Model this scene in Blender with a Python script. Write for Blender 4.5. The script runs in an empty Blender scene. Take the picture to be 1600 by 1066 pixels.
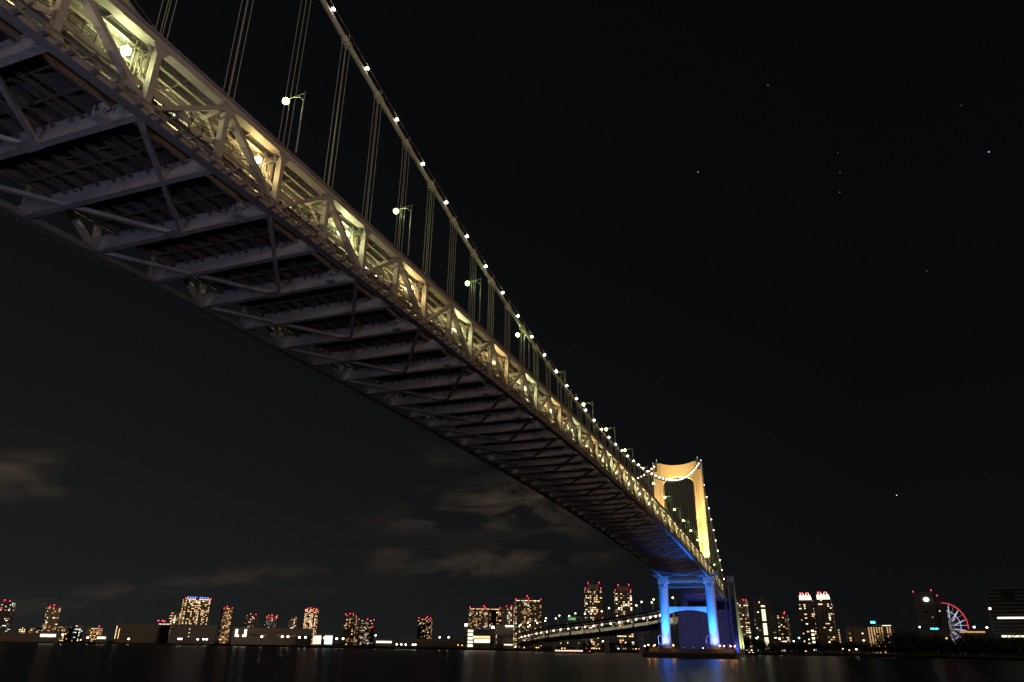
import bpy, math, random
from mathutils import Vector, Matrix
random.seed(7)
R = math.radians
sc = bpy.context.scene
COL = sc.collection

# ------------------------------------------------------------------ helpers
class MB:
    """collects boxes, bars, tubes and balls for ONE mesh object"""
    def __init__(s): s.v = []; s.f = []; s.sm = []
    def add(s, vs, fs, smooth=False):
        b = len(s.v); s.v += [tuple(v) for v in vs]
        for f in fs: s.f.append(tuple(i + b for i in f)); s.sm.append(smooth)
        return s
    def box(s, x0, x1, y0, y1, z0, z1):
        vs = [(x, y, z) for z in (z0, z1) for y in (y0, y1) for x in (x0, x1)]
        return s.add(vs, [(0,2,3,1),(4,5,7,6),(0,1,5,4),(2,6,7,3),(0,4,6,2),(1,3,7,5)])
    def bar(s, p, q, w, h, up=(0,0,1)):
        p, q = Vector(p), Vector(q); d = (q-p).normalized(); u = Vector(up)
        a = d.cross(u)
        if a.length < 1e-4: a = d.cross(Vector((0,1,0)))
        a.normalize(); b = a.cross(d).normalized(); a *= w/2; b *= h/2
        vs = [p-a-b, p+a-b, p+a+b, p-a+b, q-a-b, q+a-b, q+a+b, q-a+b]
        return s.add(vs, [(3,2,1,0),(4,5,6,7),(0,1,5,4),(1,2,6,5),(2,3,7,6),(3,0,4,7)])
    def tube(s, pts, r, n=6):
        pts = [Vector(p) for p in pts]; rings = []
        for i, p in enumerate(pts):
            d = (pts[min(i+1, len(pts)-1)] - pts[max(i-1, 0)]).normalized()
            a = d.cross(Vector((1,0,0)))
            if a.length < .2: a = d.cross(Vector((0,1,0)))
            a.normalize(); b = d.cross(a)
            rr = r[i] if isinstance(r, (list, tuple)) else r
            rings += [p + a*math.cos(2*math.pi*k/n)*rr + b*math.sin(2*math.pi*k/n)*rr for k in range(n)]
        fs = [(i*n+k, i*n+(k+1) % n, (i+1)*n+(k+1) % n, (i+1)*n+k) for i in range(len(pts)-1) for k in range(n)]
        s.add(rings, fs, n > 5)
        m = len(pts)-1
        s.f += [tuple(len(s.v)-len(rings)+k for k in range(n))[::-1], tuple(len(s.v)-n+k for k in range(n))]; s.sm += [False, False]
        return s
    def ball(s, c, r, n=10, m=7, sz=1.0):
        c = Vector(c); vs = [c+Vector((0,0,-r*sz))]
        for j in range(1, m):
            t = -math.pi/2 + math.pi*j/m
            vs += [c+Vector((r*math.cos(t)*math.cos(2*math.pi*k/n), r*math.cos(t)*math.sin(2*math.pi*k/n), r*sz*math.sin(t))) for k in range(n)]
        vs.append(c+Vector((0,0,r*sz))); fs = []
        for k in range(n):
            fs.append((0, 1+(k+1) % n, 1+k)); fs.append((len(vs)-1, 1+(m-2)*n+k, 1+(m-2)*n+(k+1) % n))
            for j in range(m-2): fs.append((1+j*n+k, 1+j*n+(k+1) % n, 1+(j+1)*n+(k+1) % n, 1+(j+1)*n+k))
        return s.add(vs, fs, True)
    def prism(s, poly, a, b, fn):
        n = len(poly); vs = [fn(u, w, a) for u, w in poly] + [fn(u, w, b) for u, w in poly]
        return s.add(vs, [tuple(range(n))[::-1], tuple(range(n, 2*n))] + [(i, (i+1) % n, n+(i+1) % n, n+i) for i in range(n)])
    def join(s, o):
        b = len(s.v); s.v += o.v; s.f += [tuple(i+b for i in f) for f in o.f]; s.sm += o.sm; return s
    def build(s, name, mat, parent=None, origin=None):
        me = bpy.data.meshes.new(name)
        o = bpy.data.objects.new(name, me)
        vs = s.v
        if origin is not None and parent is None:
            ox = Vector(origin); vs = [tuple(Vector(v)-ox) for v in vs]; o.location = ox
        if parent is not None:
            pl = parent.get('_w') or (0, 0, 0)
            ox = Vector(pl); vs = [tuple(Vector(v)-ox) for v in vs]
            o.parent = parent; o['_w'] = tuple(pl)
        elif origin is not None: o['_w'] = tuple(origin)
        me.from_pydata(vs, [], s.f); me.polygons.foreach_set('use_smooth', s.sm)
        me.materials.append(mat); me.update(); COL.objects.link(o)
        return o
def tag(o, label=None, cat=None, group=None, kind=None):
    if label: o['label'] = label
    if cat: o['category'] = cat
    if group: o['group'] = group
    if kind: o['kind'] = kind
    return o
def empty(name, loc, label, cat, group=None):
    o = bpy.data.objects.new(name, None); o.location = loc; o['_w'] = tuple(loc); o.empty_display_size = 1
    COL.objects.link(o); return tag(o, label, cat, group)
def copy_tree(o, parent=None):
    c = o.copy(); COL.objects.link(c); c.parent = parent
    for ch in list(o.children): copy_tree(ch, c)
    return c
def parts(name, items, mat, parent, label=None):
    """items [(MB, distance)]: the hundred nearest are parts, what is left is one part"""
    items = sorted(items, key=lambda t: t[1]); rest = MB(); out = []
    for i, (m, d) in enumerate(items):
        if i < 99 or len(items) <= 100: out.append(m.build(name, mat, parent))
        else: rest.join(m)
    if rest.v: tag(rest.build(name, mat, parent), kind='stuff')
    return out
ORD = ['zeroth','first','second','third','fourth','fifth','sixth','seventh','eighth','ninth','tenth','eleventh','twelfth','thirteenth','fourteenth','fifteenth','sixteenth','seventeenth','eighteenth','nineteenth']
def nth(i):
    if i < 20: return ORD[i]
    t = ['','','twenty','thirty','forty','fifty'][i//10]
    if i % 10 == 0: return t[:-1]+'ieth' if t.endswith('y') else t
    return t+'-'+ORD[i % 10]

# ------------------------------------------------------------------ materials
def mat(name, col, rough=.6, metal=0, var=.0, scale=1.0, bump=0, stain=None, sscale=.35, samount=.5, stretch=(1,1,1)):
    m = bpy.data.materials.new(name); m.use_nodes = True; nt = m.node_tree; N = nt.nodes; L = nt.links
    b = N['Principled BSDF']; b.inputs['Roughness'].default_value = rough; b.inputs['Metallic'].default_value = metal
    b.inputs['Base Color'].default_value = (*col, 1)
    if var or stain or bump:
        tc = N.new('ShaderNodeTexCoord'); mp = N.new('ShaderNodeMapping'); mp.inputs['Scale'].default_value = stretch
        L.new(tc.outputs['Object'], mp.inputs['Vector'])
        n1 = N.new('ShaderNodeTexNoise'); n1.inputs['Scale'].default_value = scale; n1.inputs['Detail'].default_value = 6
        L.new(mp.outputs[0], n1.inputs['Vector'])
        cr = N.new('ShaderNodeMix'); cr.data_type = 'RGBA'
        cr.inputs['A'].default_value = (*[c*(1-var) for c in col], 1); cr.inputs['B'].default_value = (*[min(1, c*(1+var)) for c in col], 1)
        L.new(n1.outputs['Fac'], cr.inputs['Factor']); out = cr.outputs['Result']
        if stain:
            n2 = N.new('ShaderNodeTexNoise'); n2.inputs['Scale'].default_value = sscale; n2.inputs['Detail'].default_value = 8; n2.inputs['Roughness'].default_value = .65
            L.new(mp.outputs[0], n2.inputs['Vector'])
            rp = N.new('ShaderNodeMapRange'); rp.inputs['From Min'].default_value = .52; rp.inputs['From Max'].default_value = .68
            rp.inputs['To Max'].default_value = samount; L.new(n2.outputs['Fac'], rp.inputs['Value'])
            m2 = N.new('ShaderNodeMix'); m2.data_type = 'RGBA'; m2.inputs['B'].default_value = (*stain, 1)
            L.new(rp.outputs[0], m2.inputs['Factor']); L.new(out, m2.inputs['A']); out = m2.outputs['Result']
        L.new(out, b.inputs['Base Color'])
        if bump:
            bp = N.new('ShaderNodeBump'); bp.inputs['Strength'].default_value = bump; bp.inputs['Distance'].default_value = .05
            L.new(n1.outputs['Fac'], bp.inputs['Height']); L.new(bp.outputs[0], b.inputs['Normal'])
    return m
def glow(name, col, k, sample=False):
    m = bpy.data.materials.new(name); m.use_nodes = True; b = m.node_tree.nodes['Principled BSDF']
    b.inputs['Base Color'].default_value = (.8, .8, .8, 1); b.inputs['Emission Color'].default_value = (*col, 1)
    b.inputs['Emission Strength'].default_value = k
    m.cycles.emission_sampling = 'AUTO' if sample else 'NONE'
    return m
M = {}
M['steel'] = mat('white_painted_steel', (.43,.405,.345), .5, var=.12, scale=.8, stain=(.22,.12,.07), sscale=.5, samount=.45, stretch=(1,1,.35))
M['web'] = mat('weathered_beam_paint', (.42,.40,.40), .55, var=.15, scale=.6, stain=(.16,.08,.05), sscale=.45, samount=.6, stretch=(1,1,.25))
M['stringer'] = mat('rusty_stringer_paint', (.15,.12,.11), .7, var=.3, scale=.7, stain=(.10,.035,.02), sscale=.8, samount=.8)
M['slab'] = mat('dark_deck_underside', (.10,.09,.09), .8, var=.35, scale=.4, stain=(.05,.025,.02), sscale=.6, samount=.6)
M['topslab'] = mat('painted_deck_plate', (.36,.37,.31), .6, var=.15, scale=.5, stain=(.16,.12,.07), sscale=.4, samount=.5)
M['dirty'] = mat('sooty_bracket_paint', (.26,.22,.19), .6, var=.25, scale=1.5, stain=(.12,.07,.04), sscale=.7, samount=.6)
M['chord'] = mat('painted_chord', (.28,.26,.25), .5, var=.18, scale=.5, stain=(.12,.07,.045), sscale=.3, samount=.5)
M['cable'] = mat('cable_wrap', (.62,.57,.42), .5, var=.1, scale=2)
M['rope'] = mat('hanger_rope', (.48,.45,.33), .5)
M['rail'] = mat('dark_handrail', (.06,.07,.06), .5)
M['tower'] = mat('tower_white_paint', (.62,.62,.62), .45, var=.04, scale=.3)
M['concrete'] = mat('pier_concrete', (.16,.15,.14), .85, var=.25, scale=.3, stain=(.05,.05,.04), sscale=.2, samount=.7)
M['anchor'] = mat('anchorage_concrete', (.20,.195,.20), .8, var=.12, scale=.15, stain=(.2,.19,.18), sscale=.1, samount=.5)
M['darkglass'] = mat('dark_glass', (.02,.03,.035), .15)
M['viaduct'] = mat('viaduct_concrete', (.24,.23,.21), .8, var=.2, scale=.1, stain=(.1,.09,.08), sscale=.08, samount=.6)
M['asphalt'] = mat('asphalt', (.05,.05,.05), .9, var=.2, scale=1)
M['land'] = mat('dark_shore_ground', (.035,.034,.028), .95, var=.4, scale=.05)
M['leaf'] = mat('dark_foliage', (.035,.05,.02), .9, var=.5, scale=.3)
M['fac'] = [mat('apartment_facade_warm', (.36,.28,.21), .8, var=.15, scale=.1), mat('apartment_facade_grey', (.30,.28,.26), .8, var=.15, scale=.1),
            mat('apartment_facade_dark', (.16,.14,.12), .7, var=.2, scale=.1), mat('office_facade_pale', (.24,.22,.20), .7, var=.1, scale=.1)]
M['wshed'] = mat('pale_shed_cladding', (.15,.14,.13), .7, var=.1, scale=.1)
M['red'] = glow('red_warning_lamp', (1,.02,.06), 9)
M['wwarm'] = glow('warm_lit_window', (1,.62,.28), 1.5)
M['wwarm2'] = glow('dim_warm_lit_window', (1,.50,.18), .7)
M['wwhite'] = glow('white_lit_window', (1,.90,.66), 2.0)
M['wcool'] = glow('cool_lit_window', (.78,.95,1), 1.5)
M['wdim'] = glow('faint_lit_window', (.9,.75,.5), .22)
WMIX = [M['wwarm'], M['wwarm'], M['wwarm2'], M['wwarm2'], M['wwhite'], M['wdim'], M['wdim'], M['wcool']]
M['pale'] = glow('pale_violet_wheel_light', (.75,.72,1), .8)
M['blueglow'] = glow('blue_crown_light', (.08,.2,1), 4)
M['cyan'] = glow('cyan_sign', (.1,.75,1), 3)
M['cablelamp'] = glow('cable_lamp_globe', (1,.88,.76), 22, True)
M['streetlamp'] = glow('greenish_white_lamp', (.58,1,.18), 18)
M['warmlamp'] = glow('warm_lower_deck_lamp', (1,.66,.26), 30)
M['coollamp'] = glow('white_green_lower_deck_lamp', (.82,1,.42), 30)
M['tubelamp'] = glow('walkway_tube_lamp', (.75,1,.82), 3.5)
M['orangelamp'] = glow('orange_pier_lamp', (1,.42,.12), 14)
M['shorelamp'] = glow('shore_flood_lamp', (1,.78,.58), 8)
M['whitelamp'] = glow('white_shore_lamp', (.95,1,.85), 10)
M['bluelamp'] = glow('blue_flood_lens', (.4,.6,1), 9)
M['yellowlamp'] = glow('yellow_flood_lens', (1,.85,.2), 8)

# ------------------------------------------------------------------ geometry of the bridge
CAMX, CAMZ = 70.63, 6.0
Yn = lambda n: 41.766 + 10.2267*n
def zb(y): return 58.54 - 9.144*((y-237.6)/285)**2
TY = 522.98                                   # tower
def zc(y):
    if y <= TY: return 72.3 + 54.6*((y-242.66)/280.33)**2
    return 126.9 - .66*(y-TY) + .0004*(y-TY)*(637-y)*-1
HW = 15.03                                    # truss and cable plane
N0, N1 = -5, 58
def P(x, n, dz): y = Yn(n); return (x, y, zb(y)+dz)
cam = Vector((CAMX, 0, CAMZ))
def dist(x, n): return (Vector(P(x, n, 0))-cam).length

bridge = empty('suspension_bridge', (0, Yn(0), 0), 'long white double-deck suspension bridge running from the top left corner to the lit tower', 'suspension bridge')

it = {k: [] for k in ('bottom_chord','top_chord','post','diagonal','cross_beam','lateral_brace','stringer_panel','lower_deck_slab','upper_deck_slab','upper_stringers','upper_cross_beam','inspection_rail','walkway','railing','hanger','cable_clamp','fascia','gusset_plate','cable_tray')}
for n in range(N0, N1):
    y0, y1 = Yn(n), Yn(n+1); z0, z1 = zb(y0), zb(y1)
    for sx in (1, -1):
        X = HW*sx; d = dist(X, n)
        # bottom chord: box girder with a slightly wider bottom flange
        m = MB(); m.bar(P(X, n, .46), P(X, n+1, .46), .95, .84); m.bar(P(X, n, .02), P(X, n+1, .02), 1.18, .05)
        it['bottom_chord'].append((m, d))
        m = MB(); m.bar(P(X, n, 9.1), P(X, n+1, 9.1), .95, .85); m.bar(P(X, n, 8.65), P(X, n+1, 8.65), 1.12, .05)
        it['top_chord'].append((m, d))
        m = MB(); m.bar(P(X-.0*sx, n, .88), P(X, n, 8.65), .72, .78, up=(1,0,0)); it['post'].append((m, d))
        # gussets at both ends
        m = MB(); g = 1.15
        for dz, s2 in ((.86, 1), (8.66, -1)):
            poly = [(-g, 0), (g, 0), (.45, .95*s2), (-.45, .95*s2)]
            for xo in (.37, -.41):
                m.prism(poly, xo, xo+.035, lambda u, w, t, y0=y0, dz=dz, X=X: (X+t, y0+u, zb(y0+u)+dz+w))
        it['gusset_plate'].append((m, d))
        # warren diagonals: even bottom nodes, odd top nodes
        m = MB()
        if n % 2 == 0: m.bar(P(X, n, .9), P(X, n+1, 8.7), .5, .62, up=(1,0,0))
        else: m.bar(P(X, n, 8.7), P(X, n+1, .9), .64, .85 if True else .6, up=(1,0,0))
        it['diagonal'].append((m, d))
        # brackets carrying the inspection rail
        m = MB()
        for k in range(4):
            yy = y0+(k+.5)*(y1-y0)/4; zz = zb(yy)
            m.box(min(X+.49*sx, X+1.42*sx), max(X+.49*sx, X+1.42*sx), yy-.22, yy+.22, zz+.06, zz+.5)
            m.box(min(X+1.2*sx, X+1.44*sx), max(X+1.2*sx, X+1.44*sx), yy-.3, yy+.3, zz+.5, zz+.72)
        yy = y0+.25; zz = zb(yy); m.box(min(X+.49*sx, X+1.3*sx), max(X+.49*sx, X+1.3*sx), yy-.12, yy+.12, zz+.08, zz+.4)
        m.bar((X+1.34*sx, y0, z0+.80), (X+1.34*sx, y1, z1+.80), .11, .13)
        it['inspection_rail'].append((m, d))
        # walkway with an edge beam, and a bay bulging inward before each odd node
        xe = (HW-.95)*sx; xi = (HW-3.1)*sx; m = MB()
        lev = 3.9
        if n % 2 == 0:
            m.bar((xe, y0, z0+lev+.28), (xe, y0+6.4, zb(y0+6.4)+lev+.28), .14, .62)
            path = [(xe, y0+6.4), (xe-.75*sx, y0+7.4), (xe-.75*sx, y0+9.0), (xe, y1)]
            for a, b in zip(path, path[1:]):
                m.bar((a[0], a[1], zb(a[1])+lev+.28), (b[0], b[1], zb(b[1])+lev+.28), .14, .62)
            path = [(xe, y0)]+path
        else:
            m.bar((xe, y0, z0+lev+.28), (xe, y1, z1+lev+.28), .14, .62); path = [(xe, y0), (xe, y1)]
        m.bar(((xe+xi)/2-.4*sx, y0, z0+lev+.3), ((xe+xi)/2-.4*sx, y1, z1+lev+.3), abs(xe-xi)-.85, .14)
        for k in range(3):
            yy = y0+(k+.5)*(y1-y0)/3; m.bar((xi, yy, zb(yy)+lev+.05), (xe, yy, zb(yy)+lev+.05), .18, .3)
        it['walkway'].append((m, d))
        m = MB()
        for a, b in zip(path, path[1:]):
            if n % 2 == 1: b = (b[0], a[1]+(b[1]-a[1])*.42)
            seg = max(1, round((Vector(a)-Vector(b)).length/1.25))
            if n % 2 == 0 and a[1] == y0: continue
            for hh in (.58, .95, 1.3, 1.72):
                m.bar((a[0], a[1], zb(a[1])+lev+hh), (b[0], b[1], zb(b[1])+lev+hh), .06, .09 if hh > 1.6 else .05)
            for k in range(seg+1):
                t = k/seg; xx = a[0]+(b[0]-a[0])*t; yy = a[1]+(b[1]-a[1])*t
                m.bar((xx, yy, zb(yy)+lev+.5), (xx, yy, zb(yy)+lev+1.74), .08, .08)
        it['railing'].append((m, d))
        # fascia of the upper deck with parapet kerb
        m = MB(); m.bar(P(X+.18*sx, n, 9.62), P(X+.18*sx, n+1, 9.62), 1.2, .18)
        for k in range(8):
            yy = y0+(k+.5)*(y1-y0)/8; m.box(X+.6*sx-.06, X+.6*sx+.06, yy-.08, yy+.08, zb(yy)+9.7, zb(yy)+9.9)
        it['fascia'].append((m, d))
        if sx > 0:
            m = MB(); xx = 12.1
            for o in (-.5, .5): m.bar(P(xx+o, n, 6.9), P(xx+o, n+1, 6.9), .1, .22)
            for k in range(6):
                t = k/6; yy = y0+(y1-y0)*t; m.bar((xx-.5, yy, zb(yy)+6.86), (xx+.5, yy, zb(yy)+6.86), .12, .08)
                if k % 3 == 0: m.bar((xx-.5, yy, zb(yy)+6.9), (xx-.5, yy, zb(yy)+8.6), .07, .07)
            m.tube([P(xx+.1, n, 6.98), P(xx+.1, n+1, 6.98)], .09, 5)
            it['cable_tray'].append((m, d))
        # hangers
        if n >= -2:
            zt = zc(y0); zd = z0+9.5
            if zt > zd+1.5 and abs(y0-TY) > 6:
                m = MB()
                for ox, oy in ((.42,.30), (-.42,.30), (.42,-.62), (-.42,-.62)):
                    m.tube([(X+ox, y0+oy, zd), (X+ox, y0+oy, zt-.45)], .045, 4)
                    m.box(X+ox-.12, X+ox+.12, y0+oy-.12, y0+oy+.12, zd, zd+.5)
                it['hanger'].append((m, d))
                m = MB()
                sl = Vector((0, 1, (zc(y0+.5)-zc(y0-.5)))).normalized(); c = Vector((X, y0-.16, zt))
                m.tube([c-sl*.95, c+sl*.95], .52, 10)
                for s3 in (-.8, -.3, .3, .8): m.tube([c+sl*s3-sl*.09, c+sl*s3+sl*.09], .60, 10)
                for oy in (.30, -.62): m.bar((X-.62, y0+oy, zt-.42), (X+.62, y0+oy, zt-.42), .16, .16)
                m.bar(c+Vector((.42*sx, 0, .3)), c+Vector((.42*sx, 0, 1.45)), .07, .07); m.bar(c+Vector((-.42*sx, 0, .3)), c+Vector((-.42*sx, 0, 1.45)), .07, .07)
                it['cable_clamp'].append((m, d))
    # floor beam: web with two flanges and stiffeners
    d = dist(0, n); m = MB(); w = HW-.5
    m.box(-w, w, y0-.03, y0+.03, z0+.07, z0+2.25)
    m.box(-w, w, y0-.42, y0+.42, z0-.0, z0+.06)
    m.box(-w, w, y0-.35, y0+.35, z0+2.2, z0+2.26)
    for k in range(-8, 9):
        xx = k*1.72
        for s2 in (1,): m.box(xx-.02, xx+.02, min(y0+.03*s2, y0+.34*s2), max(y0+.03*s2, y0+.34*s2), z0+(.07 if k % 4 == 0 else 1.1), z0+2.2) if (k % 4 == 0 or s2 < 0) and k % 2 == 0 else None
    # small inspection bracket and flood lamp housing on the near end
    if n % 2 == 0:
        m.box(9.9, 11.2, y0-1.5, y0-.42, z0+.05, z0+.12)
        for xx in (9.95, 11.15): m.bar((xx, y0-1.45, z0+.1), (xx, y0-1.45, z0+1.7), .06, .06); m.bar((xx, y0-.4, z0+.1), (xx, y0-.4, z0+1.9), .06, .06)
        m.box(10.1, 10.9, y0-1.2, y0-.5, z0+1.5, z0+2.1)
    it['cross_beam'].append((m, d))
    m = MB()
    if n % 2 == 0:
        for sx in (1, -1):
            a = Vector(P((HW-.6)*sx, n, .35)); b = Vector(P(.6*sx, n+2, .35)); m.bar(a, b, .52, .5)
            mid = (a+b)/2
        m.box(-1.3, 1.3, Yn(n+2)-1.2, Yn(n+2)+.5, zb(Yn(n+2))-.04, zb(Yn(n+2))-.015)
        it['lateral_brace'].append((m, d))
    m = MB(); ya, yb = y0+.05, y1-.05
    for k in range(-4, 5):
        xx = k*2.62; m.bar((xx, ya, zb(ya)+2.55), (xx, yb, zb(yb)+2.55), .05, .95); m.bar((xx, ya, zb(ya)+2.08), (xx, yb, zb(yb)+2.08), .36, .05)
        for yy, dr in ((ya+.2, 1), (yb-.2, -1)):      # knee brackets where stringers land on the floor beam
            m.bar((xx, yy, zb(yy)+1.72), (xx, yy+.7*dr, zb(yy)+2.1), .16, .1)
    for q in (1/3, 2/3):
        yy = y0+(y1-y0)*q; m.bar((-11, yy, zb(yy)+2.3), (11, yy, zb(yy)+2.3), .22, .3)
    for q in (1/6, .5, 5/6):
        yy = y0+(y1-y0)*q
        for k in range(-4, 4): 
            if (k+n) % 2 and q == .5: m.bar((k*2.62+.1, yy, zb(yy)+2.5), ((k+1)*2.62-.1, yy, zb(yy)+2.5), .1, .18)
    for xx, rr in ((-10.9, .14), (-6.3, .1), (1.4, .12), (6.6, .1), (7.0, .1), (11.0, .16)): m.tube([(xx, ya, zb(ya)+1.95), (xx, yb, zb(yb)+1.95)], rr, 5)
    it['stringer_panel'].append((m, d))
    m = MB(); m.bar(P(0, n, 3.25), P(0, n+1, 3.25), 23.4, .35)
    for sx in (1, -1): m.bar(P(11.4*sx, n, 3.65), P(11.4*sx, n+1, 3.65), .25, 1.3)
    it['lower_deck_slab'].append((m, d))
    m = MB(); m.bar(P(0, n, 9.45), P(0, n+1, 9.45), 2*(HW-.5), .22)
    for k in range(-22, 23):
        xx = k*.64; m.bar((xx, y0, z0+9.27), (xx, y1, z1+9.27), .22, .15)
    it['upper_deck_slab'].append((m, d)); m = MB()
    for xx in (-11.6, -8.4, -4.2, 0, 4.2, 8.4, 11.6, 13.2): m.bar((xx, y0, z0+8.9), (xx, y1, z1+8.9), .08, .62); m.bar((xx, y0, z0+8.58), (xx, y1, z1+8.58), .34, .05)
    m.tube([(9.4, y0, z0+8.35), (9.4, y1, z1+8.35)], .13, 5); m.tube([(9.9, y0, z0+8.35), (9.9, y1, z1+8.35)], .09, 5)
    it['upper_stringers'].append((m, d))
    m = MB()
    for yy, h in ((y0, 1.7), ((y0+y1)/2, .8)):
        zz = zb(yy); w = HW-.45
        poly = [(-w, 9.32), (-w, 8.2 if h > 1 else 8.9), (-w+3.2, 9.3-h), (w-3.2, 9.3-h), (w, 8.2 if h > 1 else 8.9), (w, 9.32)]
        m.prism(poly, yy-.03, yy+.03, lambda u, v, t, zz=zz: (u, t, zz+v))
        m.box(-w+3.2, w-3.2, yy-.22, yy+.22, zz+9.26-h, zz+9.31-h)
        if h > 1:
            for sx in (1, -1): m.bar((sx*(w-.1), yy, zz+8.18), (sx*(w-3.2), yy, zz+9.28-h), .44, .05)
            for sx in (1, -1): m.bar((sx*(w-.3), yy, zz+4.2), (sx*(w-2.3), yy, zz+7.9), .3, .35)
    it['upper_cross_beam'].append((m, d))
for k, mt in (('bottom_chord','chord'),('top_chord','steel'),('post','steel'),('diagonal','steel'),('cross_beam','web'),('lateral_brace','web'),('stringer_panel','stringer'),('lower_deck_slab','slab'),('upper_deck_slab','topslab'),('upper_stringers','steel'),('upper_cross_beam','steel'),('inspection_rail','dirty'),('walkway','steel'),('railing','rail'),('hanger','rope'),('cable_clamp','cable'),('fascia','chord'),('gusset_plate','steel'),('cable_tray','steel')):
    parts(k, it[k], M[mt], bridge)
# service pipes and ladders standing beside the even posts, walkway tube lamps
pp, tl = [], []
for n in range(N0+1, N1):
    y = Yn(n); z = zb(y)
    if n % 2 == 0:
        m = MB()
        for ox, oy in ((-1.5,-.9), (-1.5,-.35), (-1.1,-1.7)): m.tube([(HW+ox, y+oy, z+4.2), (HW+ox, y+oy, z+8.6)], .07, 5)
        for k in range(9): m.bar((HW-1.5, y-.9, z+4.6+k*.45), (HW-1.5, y-.35, z+4.6+k*.45), .04, .04)
        m.box(HW-2.1, HW-1.2, y+.1, y+.5, z+4.2, z+8.3)
        pp.append((m, dist(HW, n)))
    if n < 30:
        for q in (.3, .62, .93):
            if (n+int(q*10)) % 3 == 0 and n > 3: continue
            yy = y-10.2*(1-q); m = MB(); m.bar((11.62, yy, zb(yy)+4.7), (11.62, yy, zb(yy)+5.9), .13, .13)
            if n % 2 == 1: tl.append((m, dist(HW, n)+q))
parts('service_ladder', pp, M['steel'], bridge)
parts('tube_lamp', tl, M['tubelamp'], bridge, 'slim white tube lamp')
for sx in (1, -1):
    ys = [Yn(-9)+i*5.1 for i in range(int((TY-Yn(-9))/5.1)+1)]+[TY]
    m = MB(); m.tube([(HW*sx, y, zc(y)) for y in ys], .40, 12)
    ys2 = [TY+i*7.6 for i in range(16)]; m.tube([(HW*sx, y, zc(y)) for y in ys2], .40, 12)
    tag(m.build('main_cable', M['cable'], bridge), 'thick suspension cable dotted with white lamps')
    m = MB()
    for ox in (-.45, .45):
        m.tube([(HW*sx+ox, y, zc(y)+1.4) for y in ys], .025, 4); m.tube([(HW*sx+ox, y, zc(y)+1.4) for y in ys2], .025, 4)
    m.build('hand_rope', M['rope'], bridge)

# ------------------------------------------------------------------ tower of the bridge
def oct_poly(cx, cy, hx, hy, c): return [(cx-hx+c, cy-hy), (cx+hx-c, cy-hy), (cx+hx, cy-hy+c), (cx+hx, cy+hy-c), (cx+hx-c, cy+hy), (cx-hx+c, cy+hy), (cx-hx, cy+hy-c), (cx-hx, cy-hy+c)]
def loft(m, rings):
    n = len(rings[0]); b = len(m.v); vs = [v for r in rings for v in r]
    fs = [(i*n+k, i*n+(k+1) % n, (i+1)*n+(k+1) % n, (i+1)*n+k) for i in range(len(rings)-1) for k in range(n)]
    fs += [tuple(range(n))[::-1], tuple(range((len(rings)-1)*n, len(rings)*n))]
    return m.add(vs, fs)
tower = MB(); zt0 = zb(TY)+9.3
tw = tag(MB().box(-13, 13, TY-2.2, TY+2.2, zb(TY)+3.6, zb(TY)+8.9).build('bridge_tower', M['steel'], bridge), 'tall portal tower, glowing orange and yellow above the deck and blue below')
for sx in (1, -1):
    m = MB(); rg = []
    for z, hx, cx in ((zt0, 3.35, 14.05), (90, 3.3, 14.0), (127.6, 3.2, 13.95)):
        rg.append([(sx*(0)+x, y, z) for x, y in oct_poly(sx*cx, TY, hx, 3.0, .5)])
    loft(m, rg)
    # vertical panel grooves as slim ribs
    for o in (-1.6, -.55, .55, 1.6): m.box(sx*14-.05+o, sx*14+.05+o, TY-3.06, TY-2.99, zt0+2, 126)
    for z in range(68, 126, 8): m.box(sx*14-3.42, sx*14+3.42, TY-3.05, TY+3.05, z, z+.12)
    m.build('leg', M['tower'], tw)
    m = MB(); rg = []
    for z, r in ((5.6, 3.25), (6.3, 3.05), (30, 3.05), (46, 3.15)):
        rg.append([(sx*15.4+r*math.cos(2*math.pi*(k+.5)/16), TY+r*math.sin(2*math.pi*(k+.5)/16), z) for k in range(16)])
    loft(m, rg); m.build('leg', M['tower'], tw)
    m = MB(); loft(m, [[(x, y, z) for x, y in oct_poly(sx*15.0, TY, 3.6, 3.9, .6)] for z in (46, 49.8)])
    m.build('capital', M['tower'], tw)
    m = MB(); m.box(sx*15-1.1, sx*15+1.1, TY-4.4, TY-2.9, 121.5, 128.2); m.box(sx*15-1.5, sx*15+1.5, TY-4.6, TY+3.5, 127.7, 128.6)
    m.build('cable_saddle', M['rail'], tw)
    m = MB(); m.tube([(sx*14.4, TY, 128.6), (sx*14.4, TY, 131.5)], .08, 4); m.ball((sx*16.9, TY-1, 128.4), .45); m.build('beacon', M['wcool'], tw)
    # access ledge and balustrade around the foot
    m = MB()
    for k in range(16):
        a0, a1 = 2*math.pi*k/16, 2*math.pi*(k+1)/16; rr = 4.4
        p = (sx*15.4+rr*math.cos(a0), TY+rr*math.sin(a0)); q = (sx*15.4+rr*math.cos(a1), TY+rr*math.sin(a1))
        for h in (6.6, 7.4, 8.2, 9): m.bar((*p, h), (*q, h), .08, .08)
        m.bar((*p, 5.5), (*p, 9), .1, .1)
    m.tube([(sx*15.4-4.4, TY-3, 5.5), (sx*15.4-4.9, TY-3.4, 12), (sx*15.4-4.2, TY-3, 13.4), (sx*15.4-3.2, TY-2.5, 13.4)], .16, 6)
    m.build('foot_railing', M['steel'], tw)
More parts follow.
